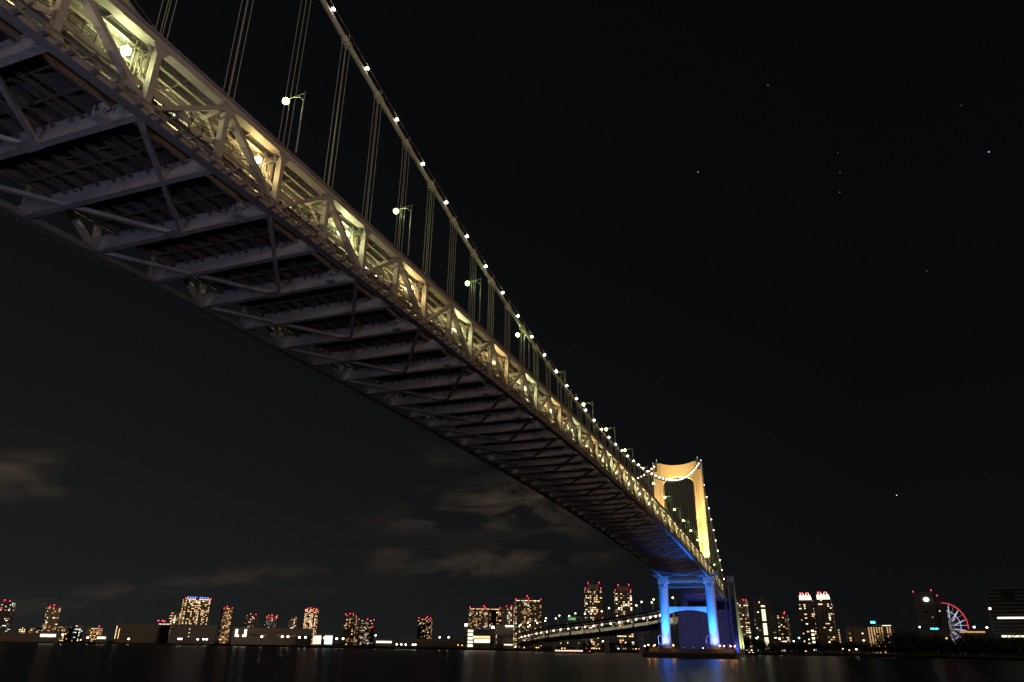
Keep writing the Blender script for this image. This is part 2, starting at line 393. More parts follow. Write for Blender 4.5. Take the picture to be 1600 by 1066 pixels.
# portal beam with concave top edge and arched bottom
m = MB(); K = 28; up, lo = [], []
for i in range(K+1):
    x = -10.9+21.8*i/K; t = x/10.9
    up.append((x, 125.7+1.7*t*t)); lo.append((x, 112.3+5.4*max(0, 1-abs(t)**2.6)**.5))
for i in range(K):
    for ya, s in ((TY-2.3, 1), (TY+2.3, -1)):
        q = [(lo[i][0], ya, lo[i][1]), (lo[i+1][0], ya, lo[i+1][1]), (up[i+1][0], ya, up[i+1][1]), (up[i][0], ya, up[i][1])]
        m.add(q if s > 0 else q[::-1], [(0,1,2,3)])
    m.add([(up[i][0], TY-2.3, up[i][1]), (up[i+1][0], TY-2.3, up[i+1][1]), (up[i+1][0], TY+2.3, up[i+1][1]), (up[i][0], TY+2.3, up[i][1])], [(0,1,2,3)])
    m.add([(lo[i][0], TY+2.3, lo[i][1]), (lo[i+1][0], TY+2.3, lo[i+1][1]), (lo[i+1][0], TY-2.3, lo[i+1][1]), (lo[i][0], TY-2.3, lo[i][1])], [(0,1,2,3)], True)
m.build('portal_beam', M['tower'], tw)
# arched lower strut
m = MB()
for i in range(16):
    x0, x1 = -12.4+24.8*i/16, -12.4+24.8*(i+1)/16; za, zb_ = [31.0 if False else 27.4+1.9*(1-(x/12.4)**2) for x in (x0, x1)]
    m.add([(x0, TY-2, za), (x1, TY-2, zb_), (x1, TY-2, 31.2), (x0, TY-2, 31.2), (x0, TY+2, za), (x1, TY+2, zb_), (x1, TY+2, 31.2), (x0, TY+2, 31.2)], [(0,1,2,3), (7,6,5,4), (4,5,1,0), (3,2,6,7)])
m.build('lower_strut', M['tower'], tw)
# latticed access gantry between the legs
m = MB()
for yy in (TY-3.4, TY+3.4):
    for zz in (43.4, 46.6): m.bar((-18.6, yy, zz), (18.6, yy, zz), .35, .35)
    for k in range(14):
        x0 = -18.2+k*2.6; a, b = (43.4, 46.6) if k % 2 else (46.6, 43.4); m.bar((x0, yy, a), (x0+2.6, yy, b), .2, .2)
m.box(-12, 12, TY-2, TY+2, 46.9, 47.2)
m.build('lattice_gantry', M['steel'], tw)
m = MB()
for k in range(8): m.box(-11.2+k*2.9, -9.3+k*2.9, TY-3.0, TY-1.5, 47.3, 48.4)
m.box(-13, 13, TY-1.4, TY+1.4, 47.2, 49.6)
m.build('bearing_beam', M['tower'], tw)
for sx in (1, -1):
    m = MB(); y_, zz = TY+1.0, zb(TY)
    m.box(min(sx*16.3, sx*21), max(sx*16.3, sx*21), TY-4, TY+6, zz+1.5, zz+2.0)
    for k in range(7): m.bar((sx*(20.9), TY-4+k*1.6, zz+2), (sx*20.9, TY-4+k*1.6, zz+3.4), .12, .12)
    for h in (2.7, 3.4): m.bar((sx*20.9, TY-4, zz+h), (sx*20.9, TY+6, zz+h), .1, .1); m.bar((sx*16.3, TY-4, zz+h), (sx*20.9, TY-4, zz+h), .1, .1)
    m.bar((sx*20, TY-3, zz+1.5), (sx*16, TY-3, zz-4), .4, .4); m.bar((sx*20, TY+5, zz+1.5), (sx*16, TY+5, zz-4), .4, .4)
    m.build('side_platform', M['steel'], tw)

# pier under the tower
pier = empty('tower_pier', (0, TY, 0), 'wide low dark concrete pier in the water under the blue-lit tower legs', 'pier')
m = MB(); m.box(-29, 29.5, TY-13, TY+15, -1, 3.4); m.build('base_slab', M['concrete'], pier)
m = MB(); m.box(-25, 27.5, TY-11, TY+13, 3.4, 5.5); m.build('cap_slab', M['concrete'], pier)
m = MB()
for k in range(27): m.box(-28+k*2.15, -27.2+k*2.15, TY-13.5, TY-13, -.5, 2.9)
m.box(-28.8, 29.2, TY-13.7, TY-13.5, 2.0, 2.5); m.build('fender', M['rail'], pier)
m = MB()
for k in range(24): m.bar((-24.5+k*2.2, TY-10.8, 5.5), (-24.5+k*2.2, TY-10.8, 6.6), .08, .08)
m.bar((-24.5, TY-10.8, 6.6), (27, TY-10.8, 6.6), .08, .08); m.bar((-24.5, TY-10.8, 6.1), (27, TY-10.8, 6.1), .06, .06)
m.build('guard_rail', M['rail'], pier)

def lamp_post(name, x, y, z, h, mt, label, cat, group, r=.28, arm=0, light=None, dirx=-1):
    o = empty(name, (x, y, z), label, cat, group)
    m = MB(); pts = [(x, y, z), (x, y, z+h)]
    m.tube(pts, [.11, .07], 6); m.build('pole', M['steel'], o)
    if arm:
        m = MB(); m.tube([(x, y, z+h-1.5), (x+dirx*arm*.25, y, z+h-.75), (x+dirx*arm*.6, y, z+h-.45), (x+dirx*arm, y, z+h-.55)], .05, 5)
        m.bar((x-dirx*.25, y, z+h-.25), (x+dirx*arm*.6, y, z+h-.4), .07, .07)
        m.build('arm', M['steel'], o)
    hx = x+dirx*arm
    if arm: m = MB(); m.box(hx-.35, hx+.35, y-.2, y+.2, z+h-.52, z+h-.38); m.build('hood', M['steel'], o)
    MB().ball((hx, y, z+h-.75 if arm else z+h+r*.6), r, 10, 7).build('lamp', mt, o)
    if light: add_point(o, (hx, y, z+h-1.3 if arm else z+h+r+.4), *light)
    return o
def add_point(parent, loc, power, col, rad=.25, name='bulb'):
    l = bpy.data.lights.new(name, 'POINT'); l.energy = power; l.color = col; l.shadow_soft_size = rad
    o = bpy.data.objects.new(name, l); COL.objects.link(o)
    w = Vector(parent.get('_w') or (0,0,0)) if parent else Vector((0,0,0))
    o.location = Vector(loc)-w; o.parent = parent; return o
def add_spot(parent, loc, target, power, col, ang, blend=.6, rad=.3):
    l = bpy.data.lights.new('bulb', 'SPOT'); l.energy = power; l.color = col; l.spot_size = R(ang); l.spot_blend = blend; l.shadow_soft_size = rad
    o = bpy.data.objects.new('bulb', l); COL.objects.link(o)
    w = Vector(parent.get('_w') or (0,0,0)); o.location = Vector(loc)-w
    o.rotation_euler = (Vector(target)-Vector(loc)).to_track_quat('-Z', 'Y').to_euler(); o.parent = parent; return o

def flood(x, y, z, target, power, col, ang, lens, label, cat='floodlight', group=None, blend=.6):
    o = empty('floodlight', (x, y, z), label, cat, group); d = (Vector(target)-Vector((x, y, z))).normalized(); c = Vector((x, y, z+.55))
    MB().bar((x, y, z-.0), (x, y, z+.35), .25, .12).build('bracket', M['rail'], o)
    MB().bar(c-d*.25, c+d*.2, .7, .6).build('housing', M['rail'], o)
    MB().bar(c+d*.205, c+d*.23, .6, .5).build('lens', lens, o)
    add_spot(o, c+d*.35, target, power, col, ang, blend); return o

# --- lamps of the bridge
ni = 0
for n in range(2, 56, 3):
    if 45 < n < 49: continue
    ni += 1; y = Yn(n)+.9; hot = n == 44
    lamp_post('street_lamp', HW+1.35, y, zb(y)+9.6, 10.0, M['streetlamp'], f'greenish white street lamp on the near deck edge, {nth(ni)} from the top left', 'street lamp', 'street lamps along the near side of the upper deck', r=.47, arm=3.0, light=(900, (.8,1,.5), .4))
ni = 0
for n in range(20, 56, 3):
    if 45 < n < 49: continue
    ni += 1; y = Yn(n)-6
    lamp_post('street_lamp', -HW-.6, y, zb(y)+9.6, 10.0, M['streetlamp'], f'greenish white street lamp on the far deck edge, {nth(ni)} from the left', 'street lamp', 'street lamps along the far side of the upper deck', r=.36, arm=3.0, dirx=1)
ni = 0
for sx, side in ((1, 'near'), (-1, 'far')):
    ni = 0
    for n in range(N0+1, N1-1):
        if n % 2 == 1 or (sx < 0 and (n < -2 or n > 40)): continue
        ni += 1; y = Yn(n)-2.1; z = zb(y)+(7.2 if sx > 0 else 7.6); x = (13.2 if sx > 0 else 10.5)*sx
        cool = n % 4 == 0; col = (.97,1,.52) if cool else (1,.72,.30)
        o = empty('deck_lamp', (x, y, z), f'{"white" if cool else "warm yellow"} lamp between the bridge decks, {side} side, {nth(ni)} from top left', 'lamp', f'lamps lighting the lower deck on the {side} side')
        m = MB(); m.box(x-.45, x+.45, y-.3, y+.3, z+.3, z+.42); m.bar((x, y, z+.4), (x, y, z+1.1), .09, .09); m.build('hood', M['steel'], o)
        MB().ball((x, y, z), .48 if sx > 0 else .25, 10, 7, .8).build('globe', M['coollamp' if cool else 'warmlamp'], o)
        add_point(o, (x-.2*sx, y-.75, z-.25), (700 if n < 20 else 1300) if sx > 0 else 220, col, .3)
ni = 0
for n in range(-3, 46):  # hidden row of lamps added to even out the light between the decks
    ni += 1; y = Yn(n)+(4.0 if n % 2 == 0 else -1.5); z = zb(y)+6.9; x = 6.5
    o = empty('deck_lamp', (x, y, z), f'added fill lamp over the lower deck lanes, {nth(ni)} from the top left', 'lamp', 'fill lamps added over the lower deck lanes')
    m = MB(); m.box(x-.5, x+.5, y-.3, y+.3, z+.1, z+.25); m.bar((x, y, z+.2), (x, y, z+.75 if n % 2 else z+1.7), .09, .09); m.build('hood', M['steel'], o)
    MB().box(x-.42, x+.42, y-.22, y+.22, z, z+.1).build('lens', M['coollamp'], o)
    add_point(o, (x, y, z-.25), 1500 if n < 20 else 2400, ((1,.90,.44) if (n//2) % 2 == 0 else (1,.74,.32)), .3)
for sx, side in ((1, 'near'), (-1, 'far')):
    ni = 0
    n = -.5 if sx > 0 else 1.5
    ysl = [Yn(n+k) for k in range(60) if Yn(n+k) < TY-3]
    if sx > 0: ysl += [560.7+9.75*k for k in range(-2, 8)]
    else: ysl += [560.7+9.75*k for k in range(-2, 4)]
    for y in ysl:
        ni += 1; s2 = 'side span' if y > TY else 'main span'
        z = zc(y)
        o = empty('cable_lamp', (HW*sx, y, z), f'round white lamp on the {side} main cable, {nth(ni)} counted from the top left', 'lamp', f'lamps along the {side} main cable')
        xo = HW*sx+.62*sx
        m = MB(); m.bar((HW*sx+.3*sx, y, z+.2), (xo, y, z+.2), .07, .07); m.box(xo-.12, xo+.12, y-.12, y+.12, z+.05, z+.2); m.build('bracket', M['cable'], o)
        MB().ball((xo, y, z+.42), .29, 8, 6).build('globe', M['cablelamp'], o)
# --- floodlights on the tower
YEL, ORG, BLU = (1,.80,.20), (1,.46,.12), (.01,.17,1)
for sx, side in ((1, 'near'), (-1, 'far')):
    zd = zb(TY)+9.7
    flood(sx*16.6, TY-15, zb(TY-15)+9.75, (sx*14, TY-2, zd+16), 4.0e4, YEL, 95, M['yellowlamp'], f'yellow floodlight at the foot of the {side} tower leg, outer one', group='yellow floodlights on the upper deck')
    flood(sx*10.5, TY-16, zb(TY-16)+9.75, (sx*14, TY-2, zd+34), 9e4, YEL, 60, M['yellowlamp'], f'yellow floodlight at the foot of the {side} tower leg, inner one', group='yellow floodlights on the upper deck')
    flood(sx*6, TY-24, zb(TY-24)+9.75, (sx*12, TY-2, zd+58), 3.3e5, ORG, 46, M['yellowlamp'], f'orange floodlight on the deck aimed at the top of the {side} leg', group='orange floodlights on the upper deck')
    flood(sx*19.6, TY-8, 5.5, (sx*15.4, TY-1, 26), 2.1e4, (.12,.19,1), 120, M['bluelamp'], f'blue floodlight on the pier beside the {side} leg, outer one', group='blue floodlights on the pier')
    flood(sx*12.5, TY-8.5, 5.5, (sx*15.4, TY-1, 30), 1.6e4, (.12,.18,1), 120, M['bluelamp'], f'blue floodlight on the pier beside the {side} leg, inner one', group='blue floodlights on the pier')
    flood(sx*14, TY-10.4, 5.5, (sx*13.5, TY-2, 48), 1.7e5, (.0,.24,1), 76, M['bluelamp'], f'deep blue floodlight aimed up at the deck from beside the {side} leg', group='blue floodlights on the pier', blend=1)
    flood(sx*3, TY-10.4, 5.5, (sx*6, TY-2, 48), 1.2e4, (.0,.12,1), 60, M['bluelamp'], f'deep blue floodlight aimed at the strut, {side} one', group='blue floodlights on the pier')
flood(0, TY-7, zb(TY-7)+9.75, (0, TY+.5, 116), 2.4e5, (1,.78,.18), 30, M['yellowlamp'], 'yellow floodlight in the middle of the deck aimed at the arch')
flood(9, TY-10.6, 5.5, (13, TY-105, 55), 2.2e5, BLU, 26, M['bluelamp'], 'deep blue floodlight on the pier aimed along the deck underside', blend=1)
for i, x in enumerate((-25.5, -21.5, -9.5, 19.5, 22, 26, 28.6)):
    o = empty('pier_lamp', (x, TY-11, 5.5 if x < 27.4 else 3.4), f'small orange lamp on the dark pier, {nth(i+1)} from the left', 'lamp', 'orange lamps along the pier')
    MB().bar((x, TY-11, 5.5 if x < 27.4 else 3.4), (x, TY-11, 7.2), .12, .12).build('pole', M['rail'], o)
    MB().ball((x, TY-11, 7.5), .42, 8, 6).build('globe', M['orangelamp'], o)
    add_point(o, (x, TY-11.8, 7.5), 260, (1,.42,.12), .3)

# ------------------------------------------------------------------ camera and view rays
F_PX, PIT, ROL, YAW = 1141.2457, R(22.6375), R(.7954), R(20.7241)
Fv = Vector((-math.sin(YAW)*math.cos(PIT), math.cos(YAW)*math.cos(PIT), math.sin(PIT)))
R0 = Vector((math.cos(YAW), math.sin(YAW), 0)); U0 = R0.cross(Fv)
Rv = R0*math.cos(ROL)+U0*math.sin(ROL); Uv = -R0*math.sin(ROL)+U0*math.cos(ROL)
cd = bpy.data.cameras.new('Camera'); co = bpy.data.objects.new('Camera', cd); COL.objects.link(co)
cd.sensor_width = 36; cd.lens = 36*F_PX/1600; cd.clip_start = .5; cd.clip_end = 40000
mw = Matrix((Rv, Uv, -Fv)).transposed().to_4x4(); mw.translation = cam; co.matrix_world = mw
sc.camera = co
def ray(px, py): return (Fv+Rv*((px-800)/F_PX)-Uv*((py-533)/F_PX))
def at(px, py, D):
    r = ray(px, py); k = D/math.hypot(r.x, r.y); return cam+r*k
def horizon(px): return 1001.14+.01388*(px-235.8)
def ground(px, D, z=2.5):
    p = at(px, horizon(px), D); return Vector((p.x, p.y, z))

# ------------------------------------------------------------------ anchorage behind the tower
an = empty('anchorage', (0, 660, 0), 'huge pale concrete anchorage block with dark window bands behind the blue tower legs', 'anchorage')
AY = 637
m = MB(); m.box(-24, 17, AY, AY+60, 0, 34.6); m.box(-20.5, 17, AY+.6, AY+60, 41, 43); m.box(-20.5, -15.5, AY+.3, AY+60, 34.6, 41); m.box(13.6, 15.5, AY+.3, AY+60, 34.6, 41); m.box(-20.5, 15.5, AY+8, AY+60, 34.6, 41)
m.build('wall', M['anchor'], an)
MB().box(-15.5, 13.6, AY+3.5, AY+3.7, 34.7, 40.9).build('window_band', M['darkglass'], an)
m = MB()
for k in range(17): m.box(-24.06, 15.4, AY-.05, AY, 1+k*2.0, 1.07+k*2.0)
for k in range(8): m.box(-22+k*5, -21.93+k*5, AY-.05, AY, .2, 34.5)
m.build('joint_lines', M['darkglass'], an)
m = MB(); m.prism([(AY-1, 0), (AY-1, 60), (AY+5, 60), (AY+7, 50), (AY+54, 0)], 17, 22, lambda u, w, t: (t, u, w)); m.build('side_wall', M['anchor'], an)
MB().box(18.6, 21.7, AY-1.15, AY-1.0, 2, 55.5).build('glass_strip', M['darkglass'], an)
m = MB()
for k in range(20): m.box(18.6, 21.7, AY-1.25, AY-1.15, 4+k*2.6, 4.2+k*2.6)
m.build('glazing_bar', M['rail'], an)
m = MB(); m.box(-24.6, -24, AY+5, AY+30, 3, 40); 
for k in range(12): m.box(-24.9, -24.6, AY+6+k*2, AY+7+k*2, 4, 39)
m.build('stair_glazing', M['darkglass'], an)
for x in (-8, 8): flood(x, TY+11, 5.5, (x, AY, 18), 5e4, (.12,.16,1), 60, M['bluelamp'], f'added blue floodlight behind the tower, for leg-light spill on the anchorage, {"left" if x < 0 else "right"} one', group='blue floodlights on the pier')  # added pair, replaces the blue spill of the leg lights on this wall
for x, y in ((29, AY+42), (28, AY+14)):
    flood(x, y, 2.6, (22, y-6, 22), 5e4, (.78,1,.36), 110, M['whitelamp'], f'green-white floodlight washing the anchorage side wall, {"far" if y > AY+30 else "near"} one', group='floodlights beside the anchorage')

# ------------------------------------------------------------------ water, shore, quay
def water_mat():
    m = bpy.data.materials.new('night_harbour_water'); m.use_nodes = True; nt = m.node_tree; N = nt.nodes; L = nt.links
    b = N['Principled BSDF']; b.inputs['Base Color'].default_value = (.004, .005, .008, 1); b.inputs['Roughness'].default_value = .30; b.inputs['Specular IOR Level'].default_value = .21; b.inputs['IOR'].default_value = 1.33
    tc = N.new('ShaderNodeTexCoord'); 
    hs = None
    for sc_, st, rot in ((.02, (1, .6, 1), .4), (.07, (1, .45, 1), -.2)):
        mp = N.new('ShaderNodeMapping'); mp.inputs['Scale'].default_value = st; mp.inputs['Rotation'].default_value = (0, 0, rot)
        L.new(tc.outputs['Object'], mp.inputs[0]); n = N.new('ShaderNodeTexNoise'); n.inputs['Scale'].default_value = sc_; n.inputs['Detail'].default_value = 3
        L.new(mp.outputs[0], n.inputs['Vector'])
        mu = N.new('ShaderNodeMath'); mu.operation = 'MULTIPLY'; mu.inputs[1].default_value = .12/sc_**.6; L.new(n.outputs['Fac'], mu.inputs[0])
        if hs is None: hs = mu.outputs[0]
        else: a = N.new('ShaderNodeMath'); L.new(hs, a.inputs[0]); L.new(mu.outputs[0], a.inputs[1]); hs = a.outputs[0]
    bp = N.new('ShaderNodeBump'); bp.inputs['Strength'].default_value = .25; bp.inputs['Distance'].default_value = 1
    L.new(hs, bp.inputs['Height']); L.new(bp.outputs[0], b.inputs['Normal']); return m
w = MB().add([(-9000, -3000, 0), (9000, -3000, 0), (9000, 12000, 0), (-9000, 12000, 0)], [(0,1,2,3)]).build('water', water_mat()); tag(w, kind='structure')
sh = [(-500, 1500), (-120, 1380), (60, 1350), (200, 1420), (330, 1350), (430, 1180), (520, 1090), (640, 1040), (760, 990), (880, 960), (1010, 940), (1100, 920), (1190, 930), (1300, 960), (1420, 900), (1520, 800), (1620, 720), (1800, 650), (2100, 600)]
m = MB(); a = [ground(px, D, 2.2) for px, D in sh]; far = [ground(px, 7000, 2.2) for px, D in sh]
for i in range(len(a)-1):
    m.add([a[i], a[i+1], far[i+1], far[i]], [(0,1,2,3)])
    m.add([a[i].xy.to_3d()+Vector((0,0,-1)), a[i+1].xy.to_3d()+Vector((0,0,-1)), a[i+1], a[i]], [(0,1,2,3)])
tag(m.build('shore_land', M['land']), kind='structure')
m = MB(); m.box(20, 170, -90, -6, -1, 3.9); m.box(20, 170, -6.6, -6, 3.9, 4.3); tag(m.build('quay', M['concrete']), kind='structure')
for i, (x, y, c, pw) in enumerate(((34, -22, (.50,.60,1), 1.5), (74, -18, (.66,.72,1), 1.35), (116, -24, (1,.60,.36), .8), (152, -14, (1,.52,.26), 1.6))):  # unseen lamps added to light the deck underside and near truss faces
    lamp_post('quay_fill_lamp', x, y, 3.9, 7, M['whitelamp'], f'{"cool white" if i < 2 else "sodium orange"} fill lamp added on the unseen quay, {nth(i+1)} from the west', 'street lamp', 'fill lamps added on the quay', r=.3, light=(15000*pw, c, .4))

# ------------------------------------------------------------------ buildings of the skyline
WME = {}
def win_mesh(mt, w, h):
    k = (mt.name, round(w, 1), round(h, 1))
    if k not in WME:
        o = MB().box(-w/2, w/2, -.14, .0, -h/2, h/2).build('window', mt); WME[k] = o.data; bpy.data.objects.remove(o)
    return WME[k]
def building(name, label, cat, xl, xr, yt, D, rot=18, ratio=.7, fac=0, lit=.3, fl=3.2, bay=3.6, mats=None, group=None, reds=(), plant=.4, crown=None, wz=1.0, ww=1.0, z0=2.2, strips=None, colmin=.2, glowtop=None):
    xm = (xl+xr)/2; base = ground(xm, D, z0); top = at(xm, yt, D).z
    Wd = (ground(xl, D)-ground(xr, D)).length; th = R(abs(rot)); wd = Wd/(math.cos(th)+ratio*math.sin(th)); dp = wd*ratio
    H = top-z0; o = empty(name, base, label, cat, group)
    view = math.atan2(base.y-cam.y, base.x-cam.x)
    ang = view-math.pi/2+R(rot)
    o.rotation_euler = (0, 0, ang); o['_w'] = (0, 0, 0)
    hw, hd = wd/2, dp/2
    m = MB(); m.box(-hw, hw, -hd, hd, -1, H)
    nf = max(1, int(H/fl)); nb = max(1, int(wd/bay)); ns = max(1, int(dp/bay)); bw, bs = wd/nb, dp/ns; fh = H/nf
    for f in range(1, nf+1): m.box(-hw-.35, hw+.35, -hd-.35, hd+.35, f*fh-.45, f*fh-.1)
    for k in range(0, nb+1, 3) if fac != 3 else (0, nb): m.box(-hw+k*bw-.25, -hw+k*bw+.25, -hd-.5, -hd, 0, H)
    m.build('wall', M['fac'][fac], o)
    if fac == 3 and H > 40:
        for f in range(nf): MB().box(-hw+1.5, hw-1.5, -hd-.06, -hd, f*fh+.35, (f+1)*fh-1.3).build('window_band', M['darkglass'], o)
    if plant:
        hp = max(2.5, H*.05)
        m = MB(); m.box(-hw*plant, hw*plant, -hd*plant, hd*plant, H, H+hp); m.box(-hw*plant*.5, hw*plant*.2, -hd*plant, hd*plant*.5, H+hp, H+hp*1.5)
        m.build('roof_plant', M['fac'][2], o)
    if nf*nb > 3 and lit > 0:
        spots = []
        pc = [max(.0, random.gauss(1, .55)) for _ in range(nb)]; ps = [max(.0, random.gauss(.8, .5)) for _ in range(ns)]
        side = 1 if rot < 0 else -1
        # with rot>0 the face at local -x turns toward the camera's left; with rot<0 the +x face
        for f in range(nf):
            pf = random.uniform(.7, 1.25)
            for b in range(nb):
                if random.random() < lit*pc[b]*pf: spots.append((-hw+(b+.5)*bw, -hd-.02, (f+.5)*fh-.1, 0, bw))
            for b in range(ns):
                if random.random() < lit*.8*ps[b]*pf: spots.append((side*(-1 if False else 1)*(hw+.02), -hd+(b+.5)*bs, (f+.5)*fh-.1, side*math.pi/2, bs))
        random.shuffle(spots); rest = MB()
        ms = mats or WMIX
        for i, (x, y, z, rz, bb) in enumerate(spots):
            if i < 98:
                c = bpy.data.objects.new('window', win_mesh(random.choice(ms), bb*random.choice((.4, .6, .75, .92))*ww, fh*random.choice((.4, .5, .6))*wz)); c.parent = o
                c.location = (x, y, z); c.rotation_euler = (0, 0, rz); COL.objects.link(c)
            else:
                if rz == 0: rest.box(x-bb*.33, x+bb*.33, y-.14, y, z-fh*.25, z+fh*.25)
                else: rest.box(min(x, x+side*.14), max(x, x+side*.14), y-bb*.33, y+bb*.33, z-fh*.25, z+fh*.25)
        if rest.v: tag(rest.build('window', random.choice(ms[:3]), o), kind='stuff')
    for fx, fz in reds:
        m = MB(); x = fx*hw; m.bar((x, -hd*.9, fz*H-.5 if fz > .98 else fz*H), (x, -hd-.3 if fz < .98 else -hd*.9, fz*H+1.2), .25, .25)
        m.ball((x, -hd*.9 if fz >= .98 else -hd-.9, fz*H+1.6), .0011*D*.4, 8, 6); m.build('warning_light', M['red'], o)
    o['_H'] = H
    return o, hw, hd, H, fh, bw
def strip(o, name, mt, x0, x1, z0, z1, y, t=.3): return MB().box(x0, x1, y-t, y, z0, z1).build(name, mt, o)
TOPR = [(-.95, 1.0), (.95, 1.0), (.1, 1.03)]
B = {}
def bld(key, *a, **k): B[key] = building(*a, **k); return B[key]
G1, G2, G3 = 'apartment towers on the left skyline', 'low lit blocks on the left shore', 'apartment towers on the right skyline'
bld(1, 'office_tower', 'grey office tower with cool white windows, cut by the left picture edge', 'tower', -22, 12, 941, 1900, rot=-12, fac=3, lit=.22, mats=[M['wcool'], M['wwhite'], M['wdim'], M['wdim']], reds=[(-.1, 1.04), (.5, 1.02), (-.2, .82)])
bld(2, 'apartment_tower', 'slim tower with scattered warm and white windows, second tower from the left', 'apartment tower', 61, 84, 949, 2000, rot=14, fac=0, lit=.42, mats=[M['wwarm'], M['wwhite'], M['wwarm2'], M['wwarm2']], reds=[(-.8, 1.0), (-.2, 1.05)])
bld(3, 'low_block', 'small yellow-lit block at the far left shore', 'building', 26, 38, 980, 1900, rot=-10, lit=.8, mats=[M['wwhite'], M['wwarm']], plant=0, group=G2)
bld('3b', 'low_block', 'low dim block just left of the second tower', 'building', 38, 63, 981, 2050, rot=10, lit=.3, plant=0, group=G2)
bld('3c', 'low_block', 'low apartment block right of the second tower', 'building', 87, 111, 979, 2050, rot=10, lit=.35, plant=0, group=G2)
bld('3d', 'low_block', 'pale narrow block with a white lamp on its roof at the left shore', 'building', 112, 126, 977, 2000, rot=10, fac=1, lit=.3, mats=[M['wcool'], M['wwhite']], plant=.3, group=G2)
bld('3e', 'low_block', 'orange-lit block left of the long dark hall', 'building', 132, 157, 981, 1900, rot=-8, fac=0, lit=.7, mats=[M['wwarm'], M['wwarm2']], plant=0, reds=[(.6, 1.05)], group=G2)
bld(5, 'apartment_block', 'stepped block with a bright orange roof line left of the blue-crowned tower', 'building', 258, 281, 957, 2200, rot=-12, fac=0, lit=.5, mats=[M['wwarm'], M['wwarm2'], M['wwhite']])
t, hw, hd, H, fh, bw = bld(6, 'apartment_tower', 'broad tower with a blue and orange lit crown', 'apartment tower', 275, 319, 936, 1950, rot=12, ratio=.5, fac=2, lit=.5, mats=[M['wwarm'], M['wwarm'], M['wwhite'], M['wwarm2']], reds=[(-1, 1.0), (1, 1.0)])
for k in range(9):
    if k != 4: strip(t, 'crown_lamp', M['blueglow'], -hw*.85+k*hw*.2, -hw*.85+k*hw*.2+2, H+2, H+4.2, -hd*.6, 2)
strip(t, 'crown_band', M['wwarm'], -hw*.95, -hw*.2, H-1.6, H-.2, -hd-.5); strip(t, 'crown_band', M['wwarm'], hw*.05, hw*.95, H-1.6, H-.2, -hd-.5)
bld(7, 'apartment_tower', 'slender warm-lit tower right of the blue-crowned tower', 'apartment tower', 339, 356, 950, 2100, rot=14, fac=0, lit=.42, mats=[M['wwarm'], M['wwarm2'], M['wwarm2']], reds=[(-.3, 1.02), (.95, .98), (-.9, .97)], group=G1)
bld(8, 'apartment_tower', 'dark tower standing directly behind the dark chimney', 'apartment tower', 379, 395, 961, 2300, rot=10, fac=2, lit=.3, reds=[(-.3, 1.02), (.9, 1.0)], group=G1)
bld(9, 'apartment_tower', 'grey tower ringed with red lamps, right of the chimney', 'apartment tower', 409, 428, 963, 2400, rot=12, fac=1, lit=.32, mats=[M['wwarm2'], M['wcool'], M['wdim']], reds=[(-.6, 1.0), (0, 1.02), (.95, 1.0), (-.9, .93), (0, .92), (.9, .92)], group=G1)
bld(10, 'apartment_tower', 'small dim tower without red lamps between two brighter towers', 'apartment tower', 447, 461, 964, 2400, rot=12, fac=0, lit=.35, mats=[M['wwarm2'], M['wdim'], M['wwhite']], plant=.3, group=G1)
bld(11, 'apartment_tower', 'bright golden tower with eight red lamps', 'apartment tower', 471, 493, 952, 2100, rot=-16, fac=0, lit=.55, mats=[M['wwarm'], M['wwhite'], M['wwarm']], reds=[(-.6, 1.0), (-.1, 1.01), (.5, 1.0), (.95, .99), (-.9, .93), (.9, .88), (-.95, .55), (.95, .5)])
bld(12, 'apartment_tower', 'dark narrow tower, taller of the pair in the middle left', 'apartment tower', 535, 555, 961, 2000, rot=-14, fac=2, lit=.34, mats=[M['wwarm'], M['wwarm2'], M['wdim']], reds=[(-.9, 1.0), (-.1, 1.02), (.5, 1.01)], group=G1)
bld(13, 'apartment_tower', 'lower wide tower attached to the dark pair in the middle left', 'apartment tower', 552, 582, 969, 2050, rot=10, fac=1, lit=.34, mats=[M['wwarm2'], M['wwarm2'], M['wcool'], M['wdim']], reds=[(-.8, 1.0), (.2, 1.02), (.95, .99), (.8, .7)], group=G1)
bld(14, 'apartment_tower', 'lone tower with red lamps on its corners, left of the bridge approach', 'apartment tower', 651, 674, 967, 1900, rot=-10, fac=2, lit=.33, mats=[M['wwarm'], M['wwarm2'], M['wdim']], reds=[(-.9, 1.0), (.25, 1.01), (.9, 1.0), (.4, 1.05)], group=G1)
bld(15, 'apartment_tower', 'wide slab tower above the lit terminal building', 'apartment tower', 730, 782, 951, 1700, rot=6, ratio=.35, fac=2, lit=.36, reds=[(-.95, 1.0), (-.1, 1.04), (0, 1.0), (.95, 1.0)])
bld(16, 'apartment_tower', 'narrow tower squeezed between the two wide slab towers', 'apartment tower', 781, 806, 949, 1800, rot=-8, ratio=.5, fac=0, lit=.34, reds=[(-.2, 1.0), (.5, 1.02)])
bld(17, 'apartment_tower', 'tallest slab tower with a glowing roof line left of the viaduct', 'apartment tower', 803, 846, 938, 1650, rot=6, ratio=.4, fac=2, lit=.33, reds=[(-.95, 1.0), (0, 1.02), (.95, 1.0), (-.1, 1.07)])
for k, sgs in ((15, .6), (17, 1)):
    t, hw, hd, H, fh, bw = B[k]
    for q in range(6): strip(t, 'crown_band', M['wwarm' if q % 2 or k == 15 else 'wwhite'], -hw*.9+q*hw*.31, -hw*.9+q*hw*.31+hw*.22, H-2.0, H-1.0, -hd-.5)
